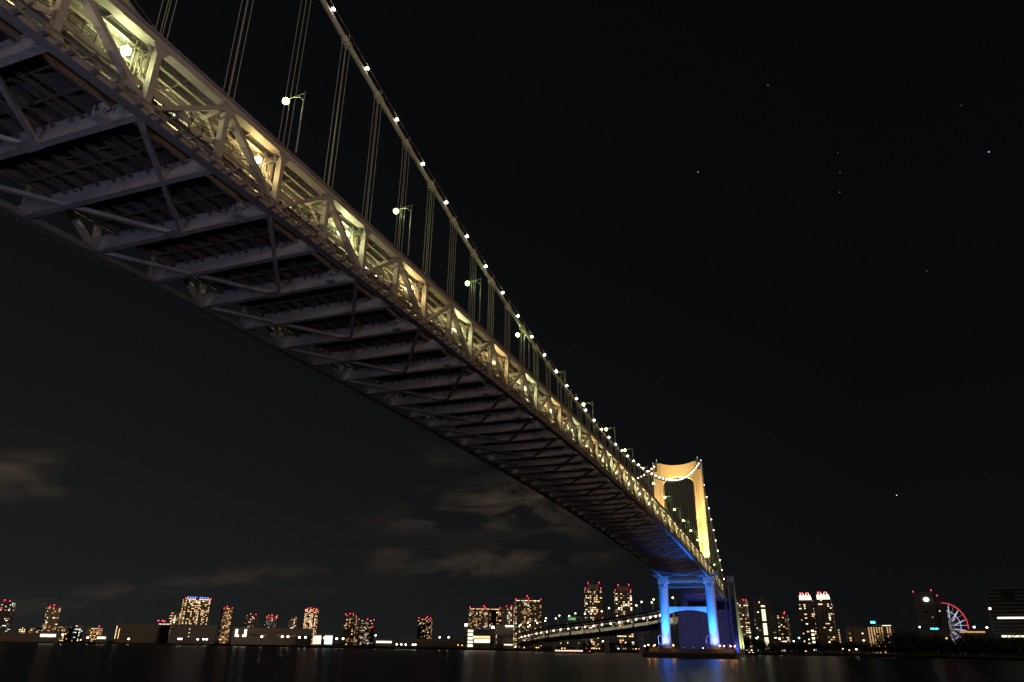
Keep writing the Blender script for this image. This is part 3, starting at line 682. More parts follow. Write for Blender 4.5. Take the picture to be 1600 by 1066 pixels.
for k, xl, xr, yt, lab in ((18, 915, 943, 921, 'left one of the twin towers behind the viaduct'), (19, 963, 991, 924, 'right one of the twin towers behind the viaduct')):
    t, hw, hd, H, fh, bw = bld(k, 'apartment_tower', f'dark tower with red-lamped crown, {lab}', 'apartment tower', xl, xr, yt, 1350, rot=5, ratio=.6, fac=2, lit=.3, plant=0, mats=[M['wwhite'], M['wwarm'], M['wwarm'], M['wdim']], reds=[(-.95, 1.0), (.9, 1.0), (-.6, 1.09), (.7, 1.1), (.98, .5)])
    m = MB(); m.add([(-hw*.6, -hd*.6, H), (hw*.6, -hd*.6, H), (hw*.75, -hd*.7, H*1.08), (-hw*.75, -hd*.7, H*1.08), (-hw*.6, hd*.6, H), (hw*.6, hd*.6, H), (hw*.75, hd*.7, H*1.08), (-hw*.75, hd*.7, H*1.08)], [(0,1,2,3), (7,6,5,4), (1,5,6,2), (4,0,3,7), (3,2,6,7)])
    m.build('crown', M['fac'][1], t)
bld(20, 'apartment_tower', 'dark tower right behind the green-lit anchorage wall', 'apartment tower', 1155, 1176, 939, 1500, rot=8, fac=0, lit=.3, mats=[M['wwarm'], M['wwhite'], M['wdim']], reds=[(.3, 1.0), (.7, 1.0)])
t, hw, hd, H, fh, bw = bld(21, 'office_tower', 'grey tower with one tall white lit stair column', 'tower', 1184, 1211, 940, 1450, rot=4, ratio=.6, fac=3, lit=.05, mats=[M['wwhite'], M['wdim']])
for f in range(int(H*.93/fh)):
    if f % 7: 
        for q in range(3): strip(t, 'lit_stair_window', M['wwhite'], -hw*.12+q*hw*.16, -hw*.12+q*hw*.16+hw*.13, (f+.15)*fh, (f+.85)*fh, -hd-.5)
bld(22, 'apartment_tower', 'small stepped tower with a cyan roof lamp, left of the twin bright crowns', 'apartment tower', 1220, 1238, 961, 1600, rot=-16, fac=0, lit=.22, reds=[(.6, 1.02), (.7, 1.05)])
bld('22b', 'apartment_block', 'slim orange-washed block joined to the small stepped tower', 'building', 1207, 1216, 962, 1650, rot=5, fac=3, lit=.2)
for k, xl, xr, yt, lab in ((23, 1257, 1281, 938, 'left'), (24, 1285, 1311, 937, 'right')):
    t, hw, hd, H, fh, bw = bld(k, 'apartment_tower', f'{lab} twin tower topped by a brilliant white spiked crown', 'apartment tower', xl, xr, yt, 1500, rot=-6, ratio=.7, fac=1, lit=.16, plant=0, mats=[M['wwarm'], M['wwarm'], M['wwhite']], ww=1.15)
    m = MB(); m.box(-hw*.8, hw*.8, -hd*.8, hd*.8, H, H+5)
    for q in range(9): m.box(-hw*.8+q*hw*.19, -hw*.8+q*hw*.19+1.2, -hd*.8, -hd*.8+1.2, H+5, H+(11 if q % 2 else 8))
    m.build('crown', M['wwhite'], t)
    m = MB()
    for q in (-.6, -.3, .3, .5): m.ball((q*hw, -hd*.8, H+12), .8)
    m.build('warning_light', M['red'], t)
t, hw, hd, H, fh, bw = bld(25, 'hotel', 'long brown hotel with a fine window grid and bright right edge, below the right crown', 'hotel', 1284, 1317, 983, 1350, rot=-4, ratio=.5, fac=0, lit=.04, plant=0)
for f in range(1, int(H/fh)): strip(t, 'edge_lamp', M['wwarm'], hw*.9, hw*.98, (f+.3)*fh, (f+.7)*fh, -hd-.5)
for xo in (1273,):
    t2 = building('lit_tower_block', 'narrow dark block with four bright white lamps one above another', 'building', 1270, 1277, 983, 1300, rot=0, fac=2, lit=0, plant=0)
    for f in range(6): strip(t2[0], 'lit_window', M['wwhite'], -2, 2, t2[3]*(.08+.16*f), t2[3]*(.08+.16*f)+2.6, -t2[2]-.1)
bld(26, 'hotel', 'dim grey-brown hotel with a white lamp on its roof', 'hotel', 1326, 1359, 981, 1350, rot=-4, ratio=.5, fac=0, lit=.07, plant=.5, mats=[M['wwhite'], M['wwarm'], M['wdim']])
t, hw, hd, H, fh, bw = bld(27, 'hotel', 'hotel with vertical rows of orange balcony lamps under a cyan sign', 'hotel', 1361, 1402, 980, 1300, rot=-4, ratio=.4, fac=0, lit=0, plant=.6)
for c in range(9):
    if c in (6,): continue
    m = MB()
    for f in range(int(H/2.8)-(5 if c > 6 else 0)): z = 1+f*2.8+(14 if c > 6 else 0); m.box(-hw*.95+c*hw*.21, -hw*.95+c*hw*.21+1.3, -hd-.6, -hd, z, z+1.2)
    m.build('balcony_lamp_row', M['wwarm'], t)
strip(t, 'sign', M['cyan'], -hw*.68, -hw*.3, H+5, H+8, -hd); strip(t, 'roof_lamp', M['wwhite'], hw*.2, hw*.9, H+1.5, H+2.4, -hd)
t, hw, hd, H, fh, bw = bld(28, 'broadcast_building', 'brown banded office tower with a white oval lamp near its top', 'office tower', 1444, 1474, 926, 1400, rot=0, ratio=.7, fac=3, lit=.02, plant=0, reds=[(-1, 1.0), (.95, 1.02)], mats=[M['wdim'], M['wwarm2']])
MB().ball((hw*.25, -hd-1, H*.88), 4.2, 14, 9, .8).build('oval_lamp', M['wwhite'], t); strip(t, 'dark_opening', M['darkglass'], -hw*.1, hw*.25, H*.66, H*.70, -hd-.4)
MB().box(hw, hw+5, -hd*.4, hd, 0, H*.74).build('glass_core', M['darkglass'], t)
bld('28b', 'office_tower', 'lower banded wing right of the tower with the white oval lamp', 'office tower', 1474, 1491, 943, 1420, rot=0, ratio=.8, fac=3, lit=.05, plant=.4, reds=[(-.1, 1.14)], mats=[M['wwarm']])
t, hw, hd, H, fh, bw = bld(29, 'office_block', 'wide dark office block with long white lit floors at the right edge', 'office building', 1559, 1652, 919, 1150, rot=0, ratio=.4, fac=3, lit=.02, plant=0, mats=[M['wcool'], M['wwhite']], fl=4.2)
for z, a_, b_ in ((.54, -.75, .15), (.545, .18, .9), (.27, -.75, .95), (.12, -.2, .05), (.12, .25, .6), (.07, -.35, 0)): strip(t, 'lit_floor', M['wwhite'], hw*a_, hw*b_, H*z, H*z+2.0, -hd-.6)
MB().box(-hw*.4, hw*.0, -hd-.45, -hd-.3, H*.78, H*.97).build('dark_panel', M['darkglass'], t)
t2 = building('exhibition_hall', 'low pink-lit hall roof right of the ferris wheel', 'hall', 1506, 1546, 986, 1250, rot=0, ratio=.4, fac=3, lit=0, plant=.3)
strip(t2[0], 'lit_eave', M['wwarm2'], -t2[1], t2[1], t2[3]-2.4, t2[3]-.6, -t2[2]-.4)
t2 = building('low_hall', 'low dark hall with a cyan sign under the banded office tower', 'hall', 1450, 1490, 980, 1250, rot=0, ratio=.4, fac=2, lit=.04, plant=0, mats=[M['wwarm']])
m = MB()
for k in range(6): m.box(-t2[1]*.45+k*1.7, -t2[1]*.45+k*1.7+1.0, -t2[2]-.5, -t2[2]-.2, t2[3]-3.4, t2[3]-1.0-(k % 2)*.5)
m.build('sign', M['cyan'], t2[0])
# ferris wheel
c = at(1480, 977, 1750); fw = empty('ferris_wheel', (c.x, c.y, 2.2), 'ferris wheel with white-blue lit spokes and red rim, half behind the banded tower', 'ferris wheel')
ux = Vector((Rv.x, Rv.y, 0)).normalized(); RR = 32.5*(c-cam).dot(Fv)/F_PX
def wp(a, r, o=0): return c+ux*(math.cos(a)*r)+Vector((0, 0, math.sin(a)*r))+ux.cross(Vector((0,0,1)))*o
for q in range(24):
    a0, a1 = 2*math.pi*q/24, 2*math.pi*(q+1)/24
    if math.sin((a0+a1)/2)*RR+c.z < 3: continue
    MB().tube([wp(a0+(a1-a0)*t/4, RR) for t in range(5)], .9, 5).build('rim', glow('red_rim', (1,.02,.05), .9) if q == 0 else bpy.data.materials['red_rim'], fw)
    MB().tube([wp(a0, 4), wp(a0, RR*.97)], .3, 4).build('spoke', M['wdim'] if q % 3 else M['pale'], fw)
    if q % 2 == 0: MB().tube([wp(a0, RR*.35), wp(a1, RR*.9)], .8, 4).build('light_pattern', glow('blue_white_pattern', (.5,.55,1), .9) if q == 0 else bpy.data.materials['blue_white_pattern'], fw)
    MB().tube([wp(a0, RR*.66), wp(a1, RR*.66)], .45, 4).build('ring_light', M['pale'], fw)
    MB().ball(wp(a0, RR+2.6), 1.7, 8, 6).build('gondola', M['fac'][1], fw)
for s in (-1, 1): MB().bar(wp(0, 0, 3*s), c+ux*(14*s)+Vector((0, 0, 2.2-c.z)), 1.6, 1.6).build('leg', M['steel'], fw)

# low structures on the left shore
def shed(name, label, cat, xl, xr, yt, D, mt, dp=30, lights=()):
    a_, b_ = ground(xl, D), ground(xr, D); mid = (a_+b_)/2; H = at((xl+xr)/2, yt, D).z-2.2
    o = empty(name, mid, label, cat); d = (b_-a_).normalized(); o.rotation_euler = (0, 0, math.atan2(d.y, d.x)); o['_w'] = (0,0,0); L_ = (b_-a_).length/2
    m = MB(); m.box(-L_, L_, 0, dp, -1, H); m.box(-L_-.5, L_+.5, -.6, dp, H, H+.5)
    for k in range(int(L_*2/6)): m.box(-L_+k*6, -L_+k*6+.3, -.2, 0, 0, H)
    m.build('wall', mt, o); return o, L_, H
o, L_, H = shed('exhibition_hall', 'long dark hall with lit columns under a thin roof on the left shore', 'hall', 178, 262, 976, 1500, M['fac'][2])
for k in range(9): strip(o, 'column', M['wshed'], -L_*.9+k*L_*.2, -L_*.9+k*L_*.2+1.8, 2, H*.7, -.3)
for k in range(3): strip(o, 'lit_sign_strip', M['wwhite'], L_*(.55+k*.14), L_*(.66+k*.14), H+.7, H+1.6, -.2)
for z in (0, 1): strip(o, 'lit_window', M['wwarm'], -L_*(1-.11*z), -L_*(1-.11*z)+1.1, H*.2, H*(.9-.15*z), -.3)
o, L_, H = shed('warehouse', 'big plain grey warehouse with three small lamps on its wall', 'warehouse', 264, 335, 977, 1450, M['wshed'])
for k in range(3): strip(o, 'wall_lamp', M['wwhite'], -L_*.2, -L_*.2+1.2, H*(.35+.2*k), H*(.35+.2*k)+1.2, -.3)
o, L_, H = shed('port_building', 'long pinkish port building lit by shore lamps right of the warehouse', 'building', 361, 486, 982, 1400, M['wshed'])
for k in (0, 1): strip(o, 'lit_tower_window', M['wwhite'], -L_*(.93-.22*k), -L_*(.87-.22*k), H*.45, H*.9, -.3)
MB().box(-L_*.55, L_*.6, -.4, -.1, H*.5, H*.62).build('dark_window_strip', M['darkglass'], o)
for xl, xr, lab in ((489, 502, 'left'), (506, 519, 'right')):
    o, L_, H = shed('lit_hall', f'small bright white hall on the shore, {lab} of the two', 'hall', xl, xr, 991, 1350, M['wshed'], 12)
    for k in range(6): strip(o, 'lit_bay', M['wwhite' if lab == 'left' else 'wcool'], -L_*.95+k*L_*.32, -L_*.95+k*L_*.32+(L_*.18 if lab == 'left' else L_*.31), H*.1, H*.85, -.3)
p = ground(396.5, 1420); H = at(399, 964, 1420).z
m = MB(); m.tube([(p.x, p.y, 1), (p.x, p.y, H)], [4.2, 3.3], 16); m.tube([(p.x, p.y, H-1), (p.x, p.y, H+.8)], 3.6, 16)
tag(m.build('chimney', M['fac'][2], origin=p), 'plain dark chimney rising in front of the left skyline', 'chimney')
for xl, xr, yt, lab, lt in ((586, 618, 1000, 'low long shed with a white lit front right of the dark pair', 1), (628, 700, 999, 'low pale warehouse row at the foot of the lone tower', 0), (703, 722, 997, 'dim flat-roofed building left of the lit terminal', 0), (0, 60, 990, 'dark flat warehouse roof at the far left shore', 0), (60, 92, 988, 'low white-lit depot below the second tower', 1), (150, 168, 993, 'low pale shed with a lamp left of the dark hall', 1)):
    o, L_, H = shed('warehouse', lab, 'warehouse', xl, xr, yt, 1360, M['wshed'] if lt or xl > 600 else M['fac'][2], 15)
    if lt: strip(o, 'lit_strip', M['wwhite'], -L_*.9, L_*.6, H*.5, H*.78, -.7)
# terminal building with glazed floors
o, L_, H = shed('terminal_building', 'brightly lit terminal with stacked white floors beside a lamp-topped pylon', 'terminal', 729, 768, 983, 1080, M['fac'][3], 25)
for k in range(5): strip(o, 'lit_floor', M['wwhite'], -L_*.98, -L_*.52, H*(.06+.19*k), H*(.17+.19*k), -.35)
strip(o, 'lit_floor', M['wwhite'], -L_*.4, L_*.98, H*.28, H*.45, -.35); strip(o, 'lit_floor', M['wwarm'], -L_*.5, L_*.98, H*.50, H*.62, -.35)
MB().box(-L_*.45, L_*.98, -.4, -.2, H*.66, H*.95).build('dark_glazing', M['darkglass'], o)
for px, yt, wpx, lab in ((727.5, 978, 4.5, 'slender concrete pylon with a white lamp on top, left of the terminal'), (770, 982, 7, 'stout concrete pylon with a white lamp on top, right of the terminal')):
    p = ground(px, 1060); H = at(px, yt, 1060).z; hw_ = wpx*1060/F_PX/2
    o = empty('pylon', p, lab, 'pylon'); m = MB(); loft(m, [[(p.x+a_*q, p.y+b_*q, z) for a_, b_ in ((-hw_, -hw_), (hw_, -hw_), (hw_, hw_), (-hw_, hw_))] for q, z in ((1, 1), (.9, H))]); m.build('shaft', M['viaduct'], o)
    MB().ball((p.x, p.y-1, H+1), 1.9, 10, 7).build('lamp', M['cablelamp'] if False else M['whitelamp'], o)
o, L_, H = shed('harbour_block', 'plain grey block with lit roof strip between the terminal and the viaduct', 'building', 776, 802, 977, 1100, M['fac'][1], 30)
strip(o, 'lit_strip', M['wwhite'], 0, L_, H-2.5, H-.5, -.4); strip(o, 'lit_strip', M['wwhite'], -L_*.1, L_*.9, 4, 5.2, -.4)
for q, (px, py) in enumerate(((1505, 0),)): pass

# ------------------------------------------------------------------ approach viaduct
vp = [(1046, 953, 742), (1031, 957, 760), (1000, 962.5, 785), (960, 969, 820), (920, 974.5, 860), (882, 979, 905), (852, 984, 960), (832, 988.5, 1020), (818, 992, 1090), (826, 993, 1170), (860, 988, 1230), (930, 984, 1280)]
pts = [at(*q) for q in vp]
def crom(p0, p1, p2, p3, t): return .5*((2*p1)+(-p0+p2)*t+(2*p0-5*p1+4*p2-p3)*t*t+(-p0+3*p1-3*p2+p3)*t**3)
path = []
for i in range(len(pts)-1):
    for k in range(6): path.append(crom(pts[max(i-1, 0)], pts[i], pts[i+1], pts[min(i+2, len(pts)-1)], k/6))
path.append(pts[-1])
vd = empty('approach_viaduct', (path[0].x, path[0].y, 0), 'curved double-deck concrete viaduct sweeping left from behind the anchorage', 'viaduct')
def ribbon(path, w0, w1, z0, z1):
    m = MB(); ring = []
    for i, p in enumerate(path):
        d = (path[min(i+1, len(path)-1)]-path[max(i-1, 0)]); d.z = 0; d.normalize(); s = Vector((-d.y, d.x, 0))
        ring.append([p+s*w0+Vector((0,0,z0)), p+s*w1+Vector((0,0,z0)), p+s*w1+Vector((0,0,z1)), p+s*w0+Vector((0,0,z1))])
    loft(m, ring); return m
for zo, nm in ((0, 'upper_deck'), (-12, 'lower_deck')):
    m = ribbon(path, -8.5, 8.5, zo-.5, zo); m.join(ribbon(path, -5, 5, zo-2.4, zo-.5)); dk = m.build(nm, M['viaduct'], vd)
    m = ribbon(path, -8.6, -8.2, zo+.0, zo+(1.6 if zo == 0 else 6.5)); m.join(ribbon(path, 8.2, 8.6, zo, zo+1.6)); m.build('parapet', M['viaduct'], dk)
for i in (3, 12, 20, 27, 33, 39, 46):
    p = path[i]; pr = MB(); pr.box(p.x-2, p.x+2, p.y-2, p.y+2, 1, p.z-14.5); pr.box(p.x-7.5, p.x+7.5, p.y-1.4, p.y+1.4, p.z-16.5, p.z-14.45)
    for s in (-7.2, 7.2): pr.box(p.x+s-.8, p.x+s+.8, p.y-1, p.y+1, p.z-14.4, p.z-2.45)
    pr.build('pier', M['viaduct'], vd)
k = 0
for i in range(2, 52, 2):
    p = path[i]; d = path[i+1]-p; d.z = 0; d.normalize(); s = Vector((-d.y, d.x, 0))
    if i % 4 == 2:
        k += 1
        for sd, nm in ((8.3, 'one'), (-8.3, 'other')):
            q = p+s*sd
            o = empty('street_lamp', q, f'greenish street lamp on the viaduct, {"near" if q.y < p.y else "far"} edge, {nth(k)} from right', 'street lamp', 'street lamps on the viaduct')
            m = MB(); m.tube([q, q+Vector((0,0,11)), q-s*(2 if sd > 0 else -2)+Vector((0,0,11.8))], .16, 4); m.build('pole', M['steel'], o)
            MB().ball(q-s*(2 if sd > 0 else -2)+Vector((0,0,11.5)), .8, 7, 5).build('lamp', M['streetlamp'] if False else glow('viaduct_lamp', (.85,1,.6), 6) if 'viaduct_lamp' not in bpy.data.materials else bpy.data.materials['viaduct_lamp'], o)
            if sd > 0 and i < 40: c0 = q-s*2+Vector((0,0,10.2)); add_spot(o, c0, c0+Vector((0,0,-10)), 1500, (.85,1,.6), 130)
    q = p+s*5+Vector((0,0,-3.6)); o = empty('deck_lamp', q, f'yellow-white lamp between the two viaduct decks, {nth(i//2)} from the right', 'lamp', 'lamps between the viaduct decks')
    MB().ball(q, .85, 7, 5).build('globe', M['shorelamp'], o); MB().bar(q+Vector((0,0,.6)), q+Vector((0,0,1.2)), .3, .3).build('bracket', M['rail'], o)
    c0 = q+Vector((0,0,-1.4)); add_spot(o, c0, c0-s*10+Vector((0,0,-2.5)), 3200, (1,.92,.6), 150, .3)
# green direction sign over the viaduct
q = at(896, 967, 878); o = empty('gantry_sign', q, 'small green road sign on a gantry above the viaduct', 'road sign'); ux2 = ux
MB().bar(q-ux2*6, q+ux2*2.5, .3, 2.8).build('panel', glow('green_sign_face', (.02,.35,.12), .8), o)
MB().bar(q-ux2*7+Vector((0,0,-8.5)), q-ux2*7+Vector((0,0,1.5)), .4, .4).bar(q+ux2*9+Vector((0,0,-8.5)), q+ux2*9+Vector((0,0,1.5)), .4, .4).bar(q-ux2*7+Vector((0,.4,1.5)), q+ux2*9+Vector((0,.4,1.5)), .4, .4).build('gantry', M['steel'], o)

# ------------------------------------------------------------------ lamps along the shore
SH = [(441, 995, 1190, 0), (450, 995, 1180, 0), (468, 996, 1170, 0), (477.5, 996, 1165, 0), (496, 997, 1150, 0), (507, 997, 1145, 0), (526, 998, 1120, 0), (536, 998, 1110, 0),
 (63, 991, 1400, 1), (81, 990, 1400, 1), (98, 992, 1390, 1), (137, 996.5, 1400, 1), (74, 991, 1400, 1), (201, 998.5, 1420, 1), (279, 998.5, 1400, 1), (283, 998.5, 1400, 1), (309, 999, 1390, 1), (318, 999, 1380, 1), (323, 999, 1380, 1), (371, 993.5, 1330, 0), (380.5, 993.5, 1330, 0), (409, 995, 1300, 0), (587, 993, 1150, 1), (701, 996, 1060, 1), (687, 996, 1070, 1),
 (5, 995, 1370, 2), (11, 996, 1370, 2), (20, 996, 1370, 2), (30, 997, 1370, 2), (36, 996, 1370, 2), (44, 996.5, 1370, 2), (126, 1000, 1370, 2), (151, 1000.5, 1370, 2), (242, 983, 1700, 3), (247.5, 970, 1700, 3), (254, 970, 1700, 3), (257, 971, 1700, 3),
 (804, 1011.5, 965, 2), (819, 1012, 965, 2), (838, 1012, 960, 2), (841, 1012, 960, 2), (865, 1012, 960, 2), (878, 1013, 958, 2), (882.5, 1013, 958, 2), (932, 1013.5, 955, 2), (936.5, 1013.5, 955, 2), (994, 1014, 945, 2), (999, 1014, 945, 2), (942, 1002, 1000, 4), (1007.5, 1009.5, 945, 4), (1021, 1010, 945, 2), (876, 1005, 1000, 2), (887, 1004.5, 1000, 2), (904, 1005, 1000, 2),
 (620, 1007, 1045, 1), (627, 1007, 1045, 1), (634, 1007.5, 1045, 1), (645, 1007.5, 1045, 1), (649, 1007.5, 1045, 1), (716, 1008, 1010, 2), (722, 1008.5, 1010, 2),
 (1182, 997.5, 960, 1), (1184, 996, 960, 4), (1218, 998, 1000, 1), (1232, 1000, 1000, 2), (1240, 1002, 1000, 1), (1248.5, 997, 1100, 4), (1317, 1014, 930, 2), (1327, 1016, 920, 2), (1338, 1014.5, 920, 1), (1542, 980.5, 1120, 1), (1522, 980, 1200, 1), (1464, 1000, 870, 2), (1549, 1003, 800, 1), (1563, 1002, 800, 1), (1437, 980, 1200, 4)]
SM = [M['shorelamp'], M['whitelamp'], glow('small_orange_shore_lamp', (1,.5,.15), 4), M['red'], glow('green_shore_lamp', (.45,1,.55), 7)]
SN = ['pinkish white flood lamp', 'white lamp', 'small orange lamp', 'small red lamp', 'green-white lamp']
cnt = {}
for i, (px, py, D, t_) in enumerate(sorted(SH)):
    p = at(px, py, D); side = 'left' if px < 560 else 'middle' if px < 1040 else 'right'
    cnt[(side, t_)] = cnt.get((side, t_), 0)+1
    o = empty('shore_lamp', (p.x, p.y, 2.2), f'{SN[t_]} on the {side} shore, {nth(cnt[(side, t_)])} of its kind from the left', 'lamp', 'lamps along the far shore')
    MB().bar((p.x, p.y, 1.5), (p.x, p.y, p.z-.3), .3, .3).build('pole', M['rail'], o)
    r = (1.55 if t_ == 0 else 1.15 if t_ in (1, 4) else .8)*D/1150
    MB().ball(p, r, 8, 6, .85).build('lamp', SM[t_], o)
    if t_ == 0: vd_ = Vector((p.x-cam.x, p.y-cam.y, 0)).normalized(); add_spot(o, p+vd_*3, p+vd_*30+Vector((0,0,-2)), 6000, (1,.72,.5), 140)

# ------------------------------------------------------------------ woods on the right shore and under the viaduct
def wood(name, label, spec, nclump=420):
    m = MB()
    for px, yt, D, wpx in spec:
        base = ground(px, D); H = max(4, at(px, yt, D).z-2.2); rw = wpx*D/F_PX/2
        m.tube([(base.x, base.y, 1.8), (base.x, base.y, 2.2+H*.6)], [.5, .2], 5)
        for b in range(5):
            a_ = random.uniform(0, 6.28); r_ = rw*.6; m.tube([(base.x, base.y, 2.2+H*.35), (base.x+math.cos(a_)*r_, base.y+math.sin(a_)*r_, 2.2+H*.75)], [.2, .06], 4)
        lobes = [(random.uniform(-.6, .6)*rw, random.uniform(-.6, .6)*rw, random.uniform(.35, .8)*H, random.uniform(.3, .55)) for _ in range(7)]
        for q in range(nclump):
            lx, ly, lz, lr = random.choice(lobes); v = Vector((random.gauss(0, 1), random.gauss(0, 1), random.gauss(0, 1))).normalized()*random.uniform(.6, 1)
            c_ = Vector((base.x+lx+v.x*rw*lr, base.y+ly+v.y*rw*lr, 2.2+lz+v.z*H*.24)); s_ = random.uniform(.35, .9)
            e1 = Vector((random.gauss(0, 1), random.gauss(0, 1), random.gauss(0, .6))).normalized()*s_; e2 = e1.orthogonal().normalized()*s_*.7
            m.add([c_-e1-e2, c_+e1-e2*.4, c_+e1*.6+e2, c_-e1*.7+e2*.8], [(0,1,2,3)])
    o = m.build(name, M['leaf']); return tag(o, label, 'woodland', kind='stuff')
sp = [(1168+random.uniform(-4, 4), random.uniform(990, 995), 950, 16) for _ in range(4)]+[(1177, 992, 950, 18), (1186, 998, 950, 14)]
for i in range(36): sp.append((1190+i*5.2+random.uniform(-2, 2), random.uniform(1000, 1007), 950+random.uniform(-15, 60), random.uniform(10, 15)))
wood('woodland', 'dark tree belt on the right shore between the anchorage and the hotels', sp, 260)
sp = []
for i in range(14): px = 1380+i*5.6; sp.append((px, 981+abs(i-6)*1.2+random.uniform(-1, 3), 890-i*4, random.uniform(16, 24)))
for i in range(26): px = 1455+i*7; sp.append((px, random.uniform(987, 996), 830-i*5, random.uniform(14, 22)))
for i in range(40): px = 1372+i*7; sp.append((px, random.uniform(1003, 1011), 850-i*5, random.uniform(12, 20)))
wood('woodland', 'tall dark tree mass in front of the offices at the right edge', sp, 260)
sp = [(px, random.uniform(1001, 1006), 985, 14) for px in (915, 921, 944, 950, 957, 963, 970, 978, 985, 992, 1004, 1012, 1018)]
wood('woodland', 'dark bushes beneath the approach viaduct', sp, 220)

# made-up boat at rest, in place of a passing boat's light trail
p0 = at(893, 1017.2, 700); p0.z = 0; d = Vector((Rv.x, Rv.y, 0)).normalized(); ang = math.atan2(d.y, d.x)
bt = empty('trail_stand_in_boat', p0, 'made-up low boat with pinkish windows, standing in for a light trail left of the pier', 'boat'); bt.rotation_euler = (0, 0, ang); bt['_w'] = (0,0,0)
m = MB(); loft(m, [[(-17*s, -2.6*s, z), (14*s, -2.8*s, z), (19*s+(z*.6), 0, z), (14*s, 2.8*s, z), (-17*s, 2.6*s, z)] for s, z in ((.9, -.4), (1, 1.5))]); m.build('hull', M['wshed'], bt)
MB().box(-15, 10, -2.1, 2.1, 1.5, 3.3).box(-15.6, 11, -2.4, 2.4, 3.3, 3.5).build('cabin', M['fac'][3], bt)
for k in range(10): MB().box(-14.4+k*2.45, -12.5+k*2.45, -2.2, -2.1, 2.1, 3.0).build('window', glow('pink_trail_stand_in', (1,.55,.42), 2.2) if k == 0 else bpy.data.materials['pink_trail_stand_in'], bt)
MB().ball((16, 0, 2.2), .35).build('bow_lamp', M['red'], bt)

# stars
for i, (px, py, c_, k) in enumerate(((1545, 237.5, (.4,.6,1), 3.0), (1090.5, 269, (1,.5,.2), 1.6), (1401, 774, (.9,.9,1), 2.2), (1200, 133.5, (.2,.4,.8), .8), (1312.5, 270, (.3,.4,.7), .5), (1312, 300.5, (.3,.5,.7), .6), (1309, 239, (.2,.35,.4), .4), (1448, 423.5, (.5,.4,.5), .4), (1502, 165, (.3,.3,.3), .4))):
    p = at(px, py, 14000*math.hypot(ray(px, py).x, ray(px, py).y)/ray(px, py).length)
    m = MB().ball(p, 9, 6, 4); tag(m.build('star', glow('starlight', c_, k*.55), origin=p), f'tiny {"orange" if i == 1 else "white" if i == 2 else "blue" if i in (0,3) else "faint"} star, {["brightest, near the right edge","above the tower, far left of the others","lowest of all, above the twin crowns","high up right of the main cable","middle of a near-vertical row of three","bottom of a near-vertical row of three","top of a near-vertical row of three","right of the row of three and lower","in the upper right corner"][i]}', 'star', 'stars')

# ------------------------------------------------------------------ sky
wd = bpy.data.worlds.new('World'); sc.world = wd; wd.use_nodes = True; nt = wd.node_tree; N = nt.nodes; L = nt.links
bg = N['Background']; tc = N.new('ShaderNodeTexCoord')
def math_(op, a, b=None, clamp=False):
    n = N.new('ShaderNodeMath'); n.operation = op; n.use_clamp = clamp
    for i, v in enumerate((a, b)):
        if v is None: continue
        if isinstance(v, (int, float)): n.inputs[i].default_value = v
        else: L.new(v, n.inputs[i])
    return n.outputs[0]
def dot(vec):
    n = N.new('ShaderNodeVectorMath'); n.operation = 'DOT_PRODUCT'; L.new(tc.outputs['Generated'], n.inputs[0]); n.inputs[1].default_value = vec; return n.outputs['Value']
el = math_('MAXIMUM', dot((0,0,1)), 0)
ge = math_('EXPONENT', math_('MULTIPLY', el, -3.2))
az = math_('MULTIPLY_ADD' if False else 'MULTIPLY', dot(tuple(Vector((Rv.x, Rv.y, 0)).normalized())), -.75)
az = math_('MAXIMUM', math_('ADD', az, .62), .30)
g = math_('MULTIPLY', ge, az)
cr = N.new('ShaderNodeMix'); cr.data_type = 'RGBA'; cr.inputs['A'].default_value = (.0013,.0016,.0023,1); cr.inputs['B'].default_value = (.0140,.0147,.0148,1); L.new(g, cr.inputs['Factor'])
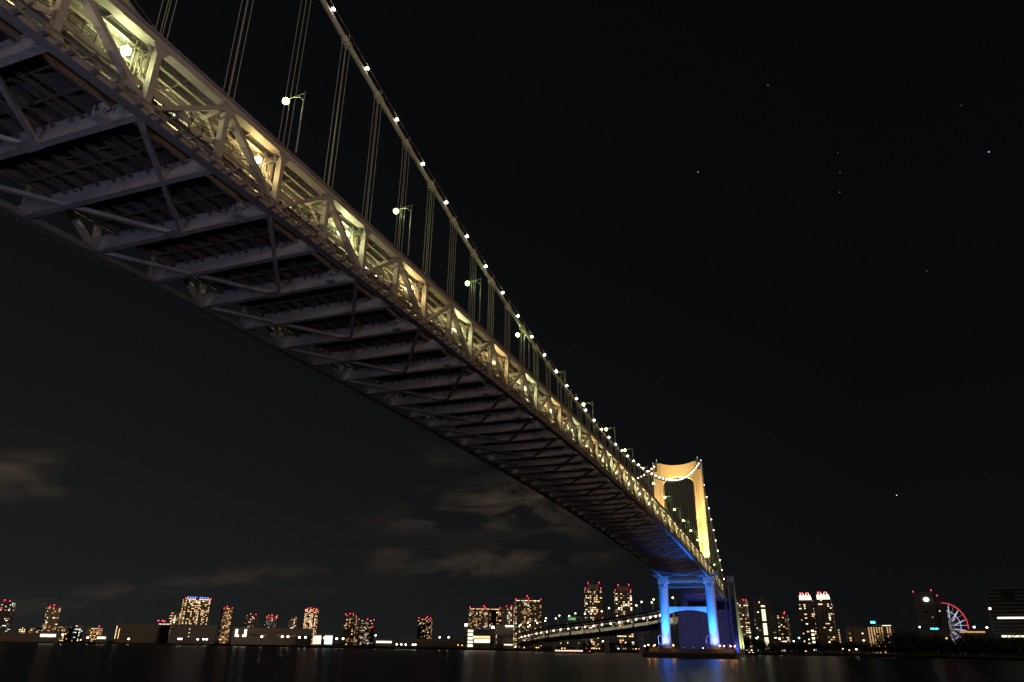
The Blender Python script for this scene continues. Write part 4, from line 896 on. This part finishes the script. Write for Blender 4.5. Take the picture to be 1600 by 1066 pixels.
# clouds
CLOUD_SEED = (9.1, 3.3, 6)
mp = N.new('ShaderNodeMapping'); mp.inputs['Scale'].default_value = (3.2, 3.2, 9); mp.inputs['Location'].default_value = CLOUD_SEED; L.new(tc.outputs['Generated'], mp.inputs[0])
n1 = N.new('ShaderNodeTexNoise'); n1.inputs['Scale'].default_value = 3.6; n1.inputs['Detail'].default_value = 7; n1.inputs['Roughness'].default_value = .52; n1.inputs['Distortion'].default_value = .5
L.new(mp.outputs[0], n1.inputs['Vector'])
tot = None
for px, py, wx, wy, k in ((825, 785, 105, 42, 1.15), (700, 815, 90, 14, .6), (740, 878, 110, 13, .7), (850, 866, 90, 12, .45), (720, 893, 60, 7, .55), (625, 863, 45, 7, .5), (4, 738, 44, 24, .9), (100, 765, 40, 9, .35), (340, 903, 240, 10, .25), (260, 918, 160, 10, .2), (500, 922, 130, 8, .12), (690, 715, 40, 22, .22)):
    c_ = ray(px, py).normalized(); rr = Rv; uu = Uv
    du = math_('MULTIPLY', math_('SUBTRACT', dot(tuple(rr)), c_.dot(rr)), F_PX/wx); dv = math_('MULTIPLY', math_('SUBTRACT', dot(tuple(uu)), c_.dot(uu)), F_PX/wy)
    e = math_('EXPONENT', math_('MULTIPLY', math_('ADD', math_('MULTIPLY', du, du), math_('MULTIPLY', dv, dv)), -1))
    e = math_('MULTIPLY', e, k); tot = e if tot is None else math_('ADD', tot, e)
front = math_('GREATER_THAN', dot(tuple(Fv)), 0); tot = math_('MULTIPLY', tot, front)
nz = math_('MULTIPLY', math_('SUBTRACT', n1.outputs['Fac'], .42), 5.5, True); cl = math_('MULTIPLY', tot, nz, True)
m2 = N.new('ShaderNodeMix'); m2.data_type = 'RGBA'; m2.blend_type = 'ADD'; m2.inputs['Factor'].default_value = 1
cc = N.new('ShaderNodeMix'); cc.data_type = 'RGBA'; cc.inputs['A'].default_value = (0,0,0,1); cc.inputs['B'].default_value = (.036,.0255,.0155,1); L.new(cl, cc.inputs['Factor'])
L.new(cr.outputs['Result'], m2.inputs['A']); L.new(cc.outputs['Result'], m2.inputs['B']); L.new(m2.outputs['Result'], bg.inputs['Color']); bg.inputs['Strength'].default_value = 1

s = bpy.data.lights.new('Sun', 'SUN'); s.energy = .42; s.angle = R(8); s.color = (1,.68,.44); so = bpy.data.objects.new('Sun', s); COL.objects.link(so)
so.rotation_euler = Vector((-.90, .40, -.06)).to_track_quat('-Z', 'Y').to_euler()

sc.view_settings.view_transform = 'Standard'; sc.view_settings.look = 'None'; sc.view_settings.exposure = 0; sc.view_settings.gamma = 1
sc.cycles.use_denoising = True; sc.cycles.max_bounces = 5; sc.cycles.diffuse_bounces = 2; sc.cycles.glossy_bounces = 2; sc.cycles.use_light_tree = True
sc.cycles.sample_clamp_indirect = 3; sc.cycles.caustics_reflective = False; sc.cycles.caustics_refractive = False
for o in bpy.data.objects:
    for k in ('_w', '_H'):
        if k in o: del o[k]
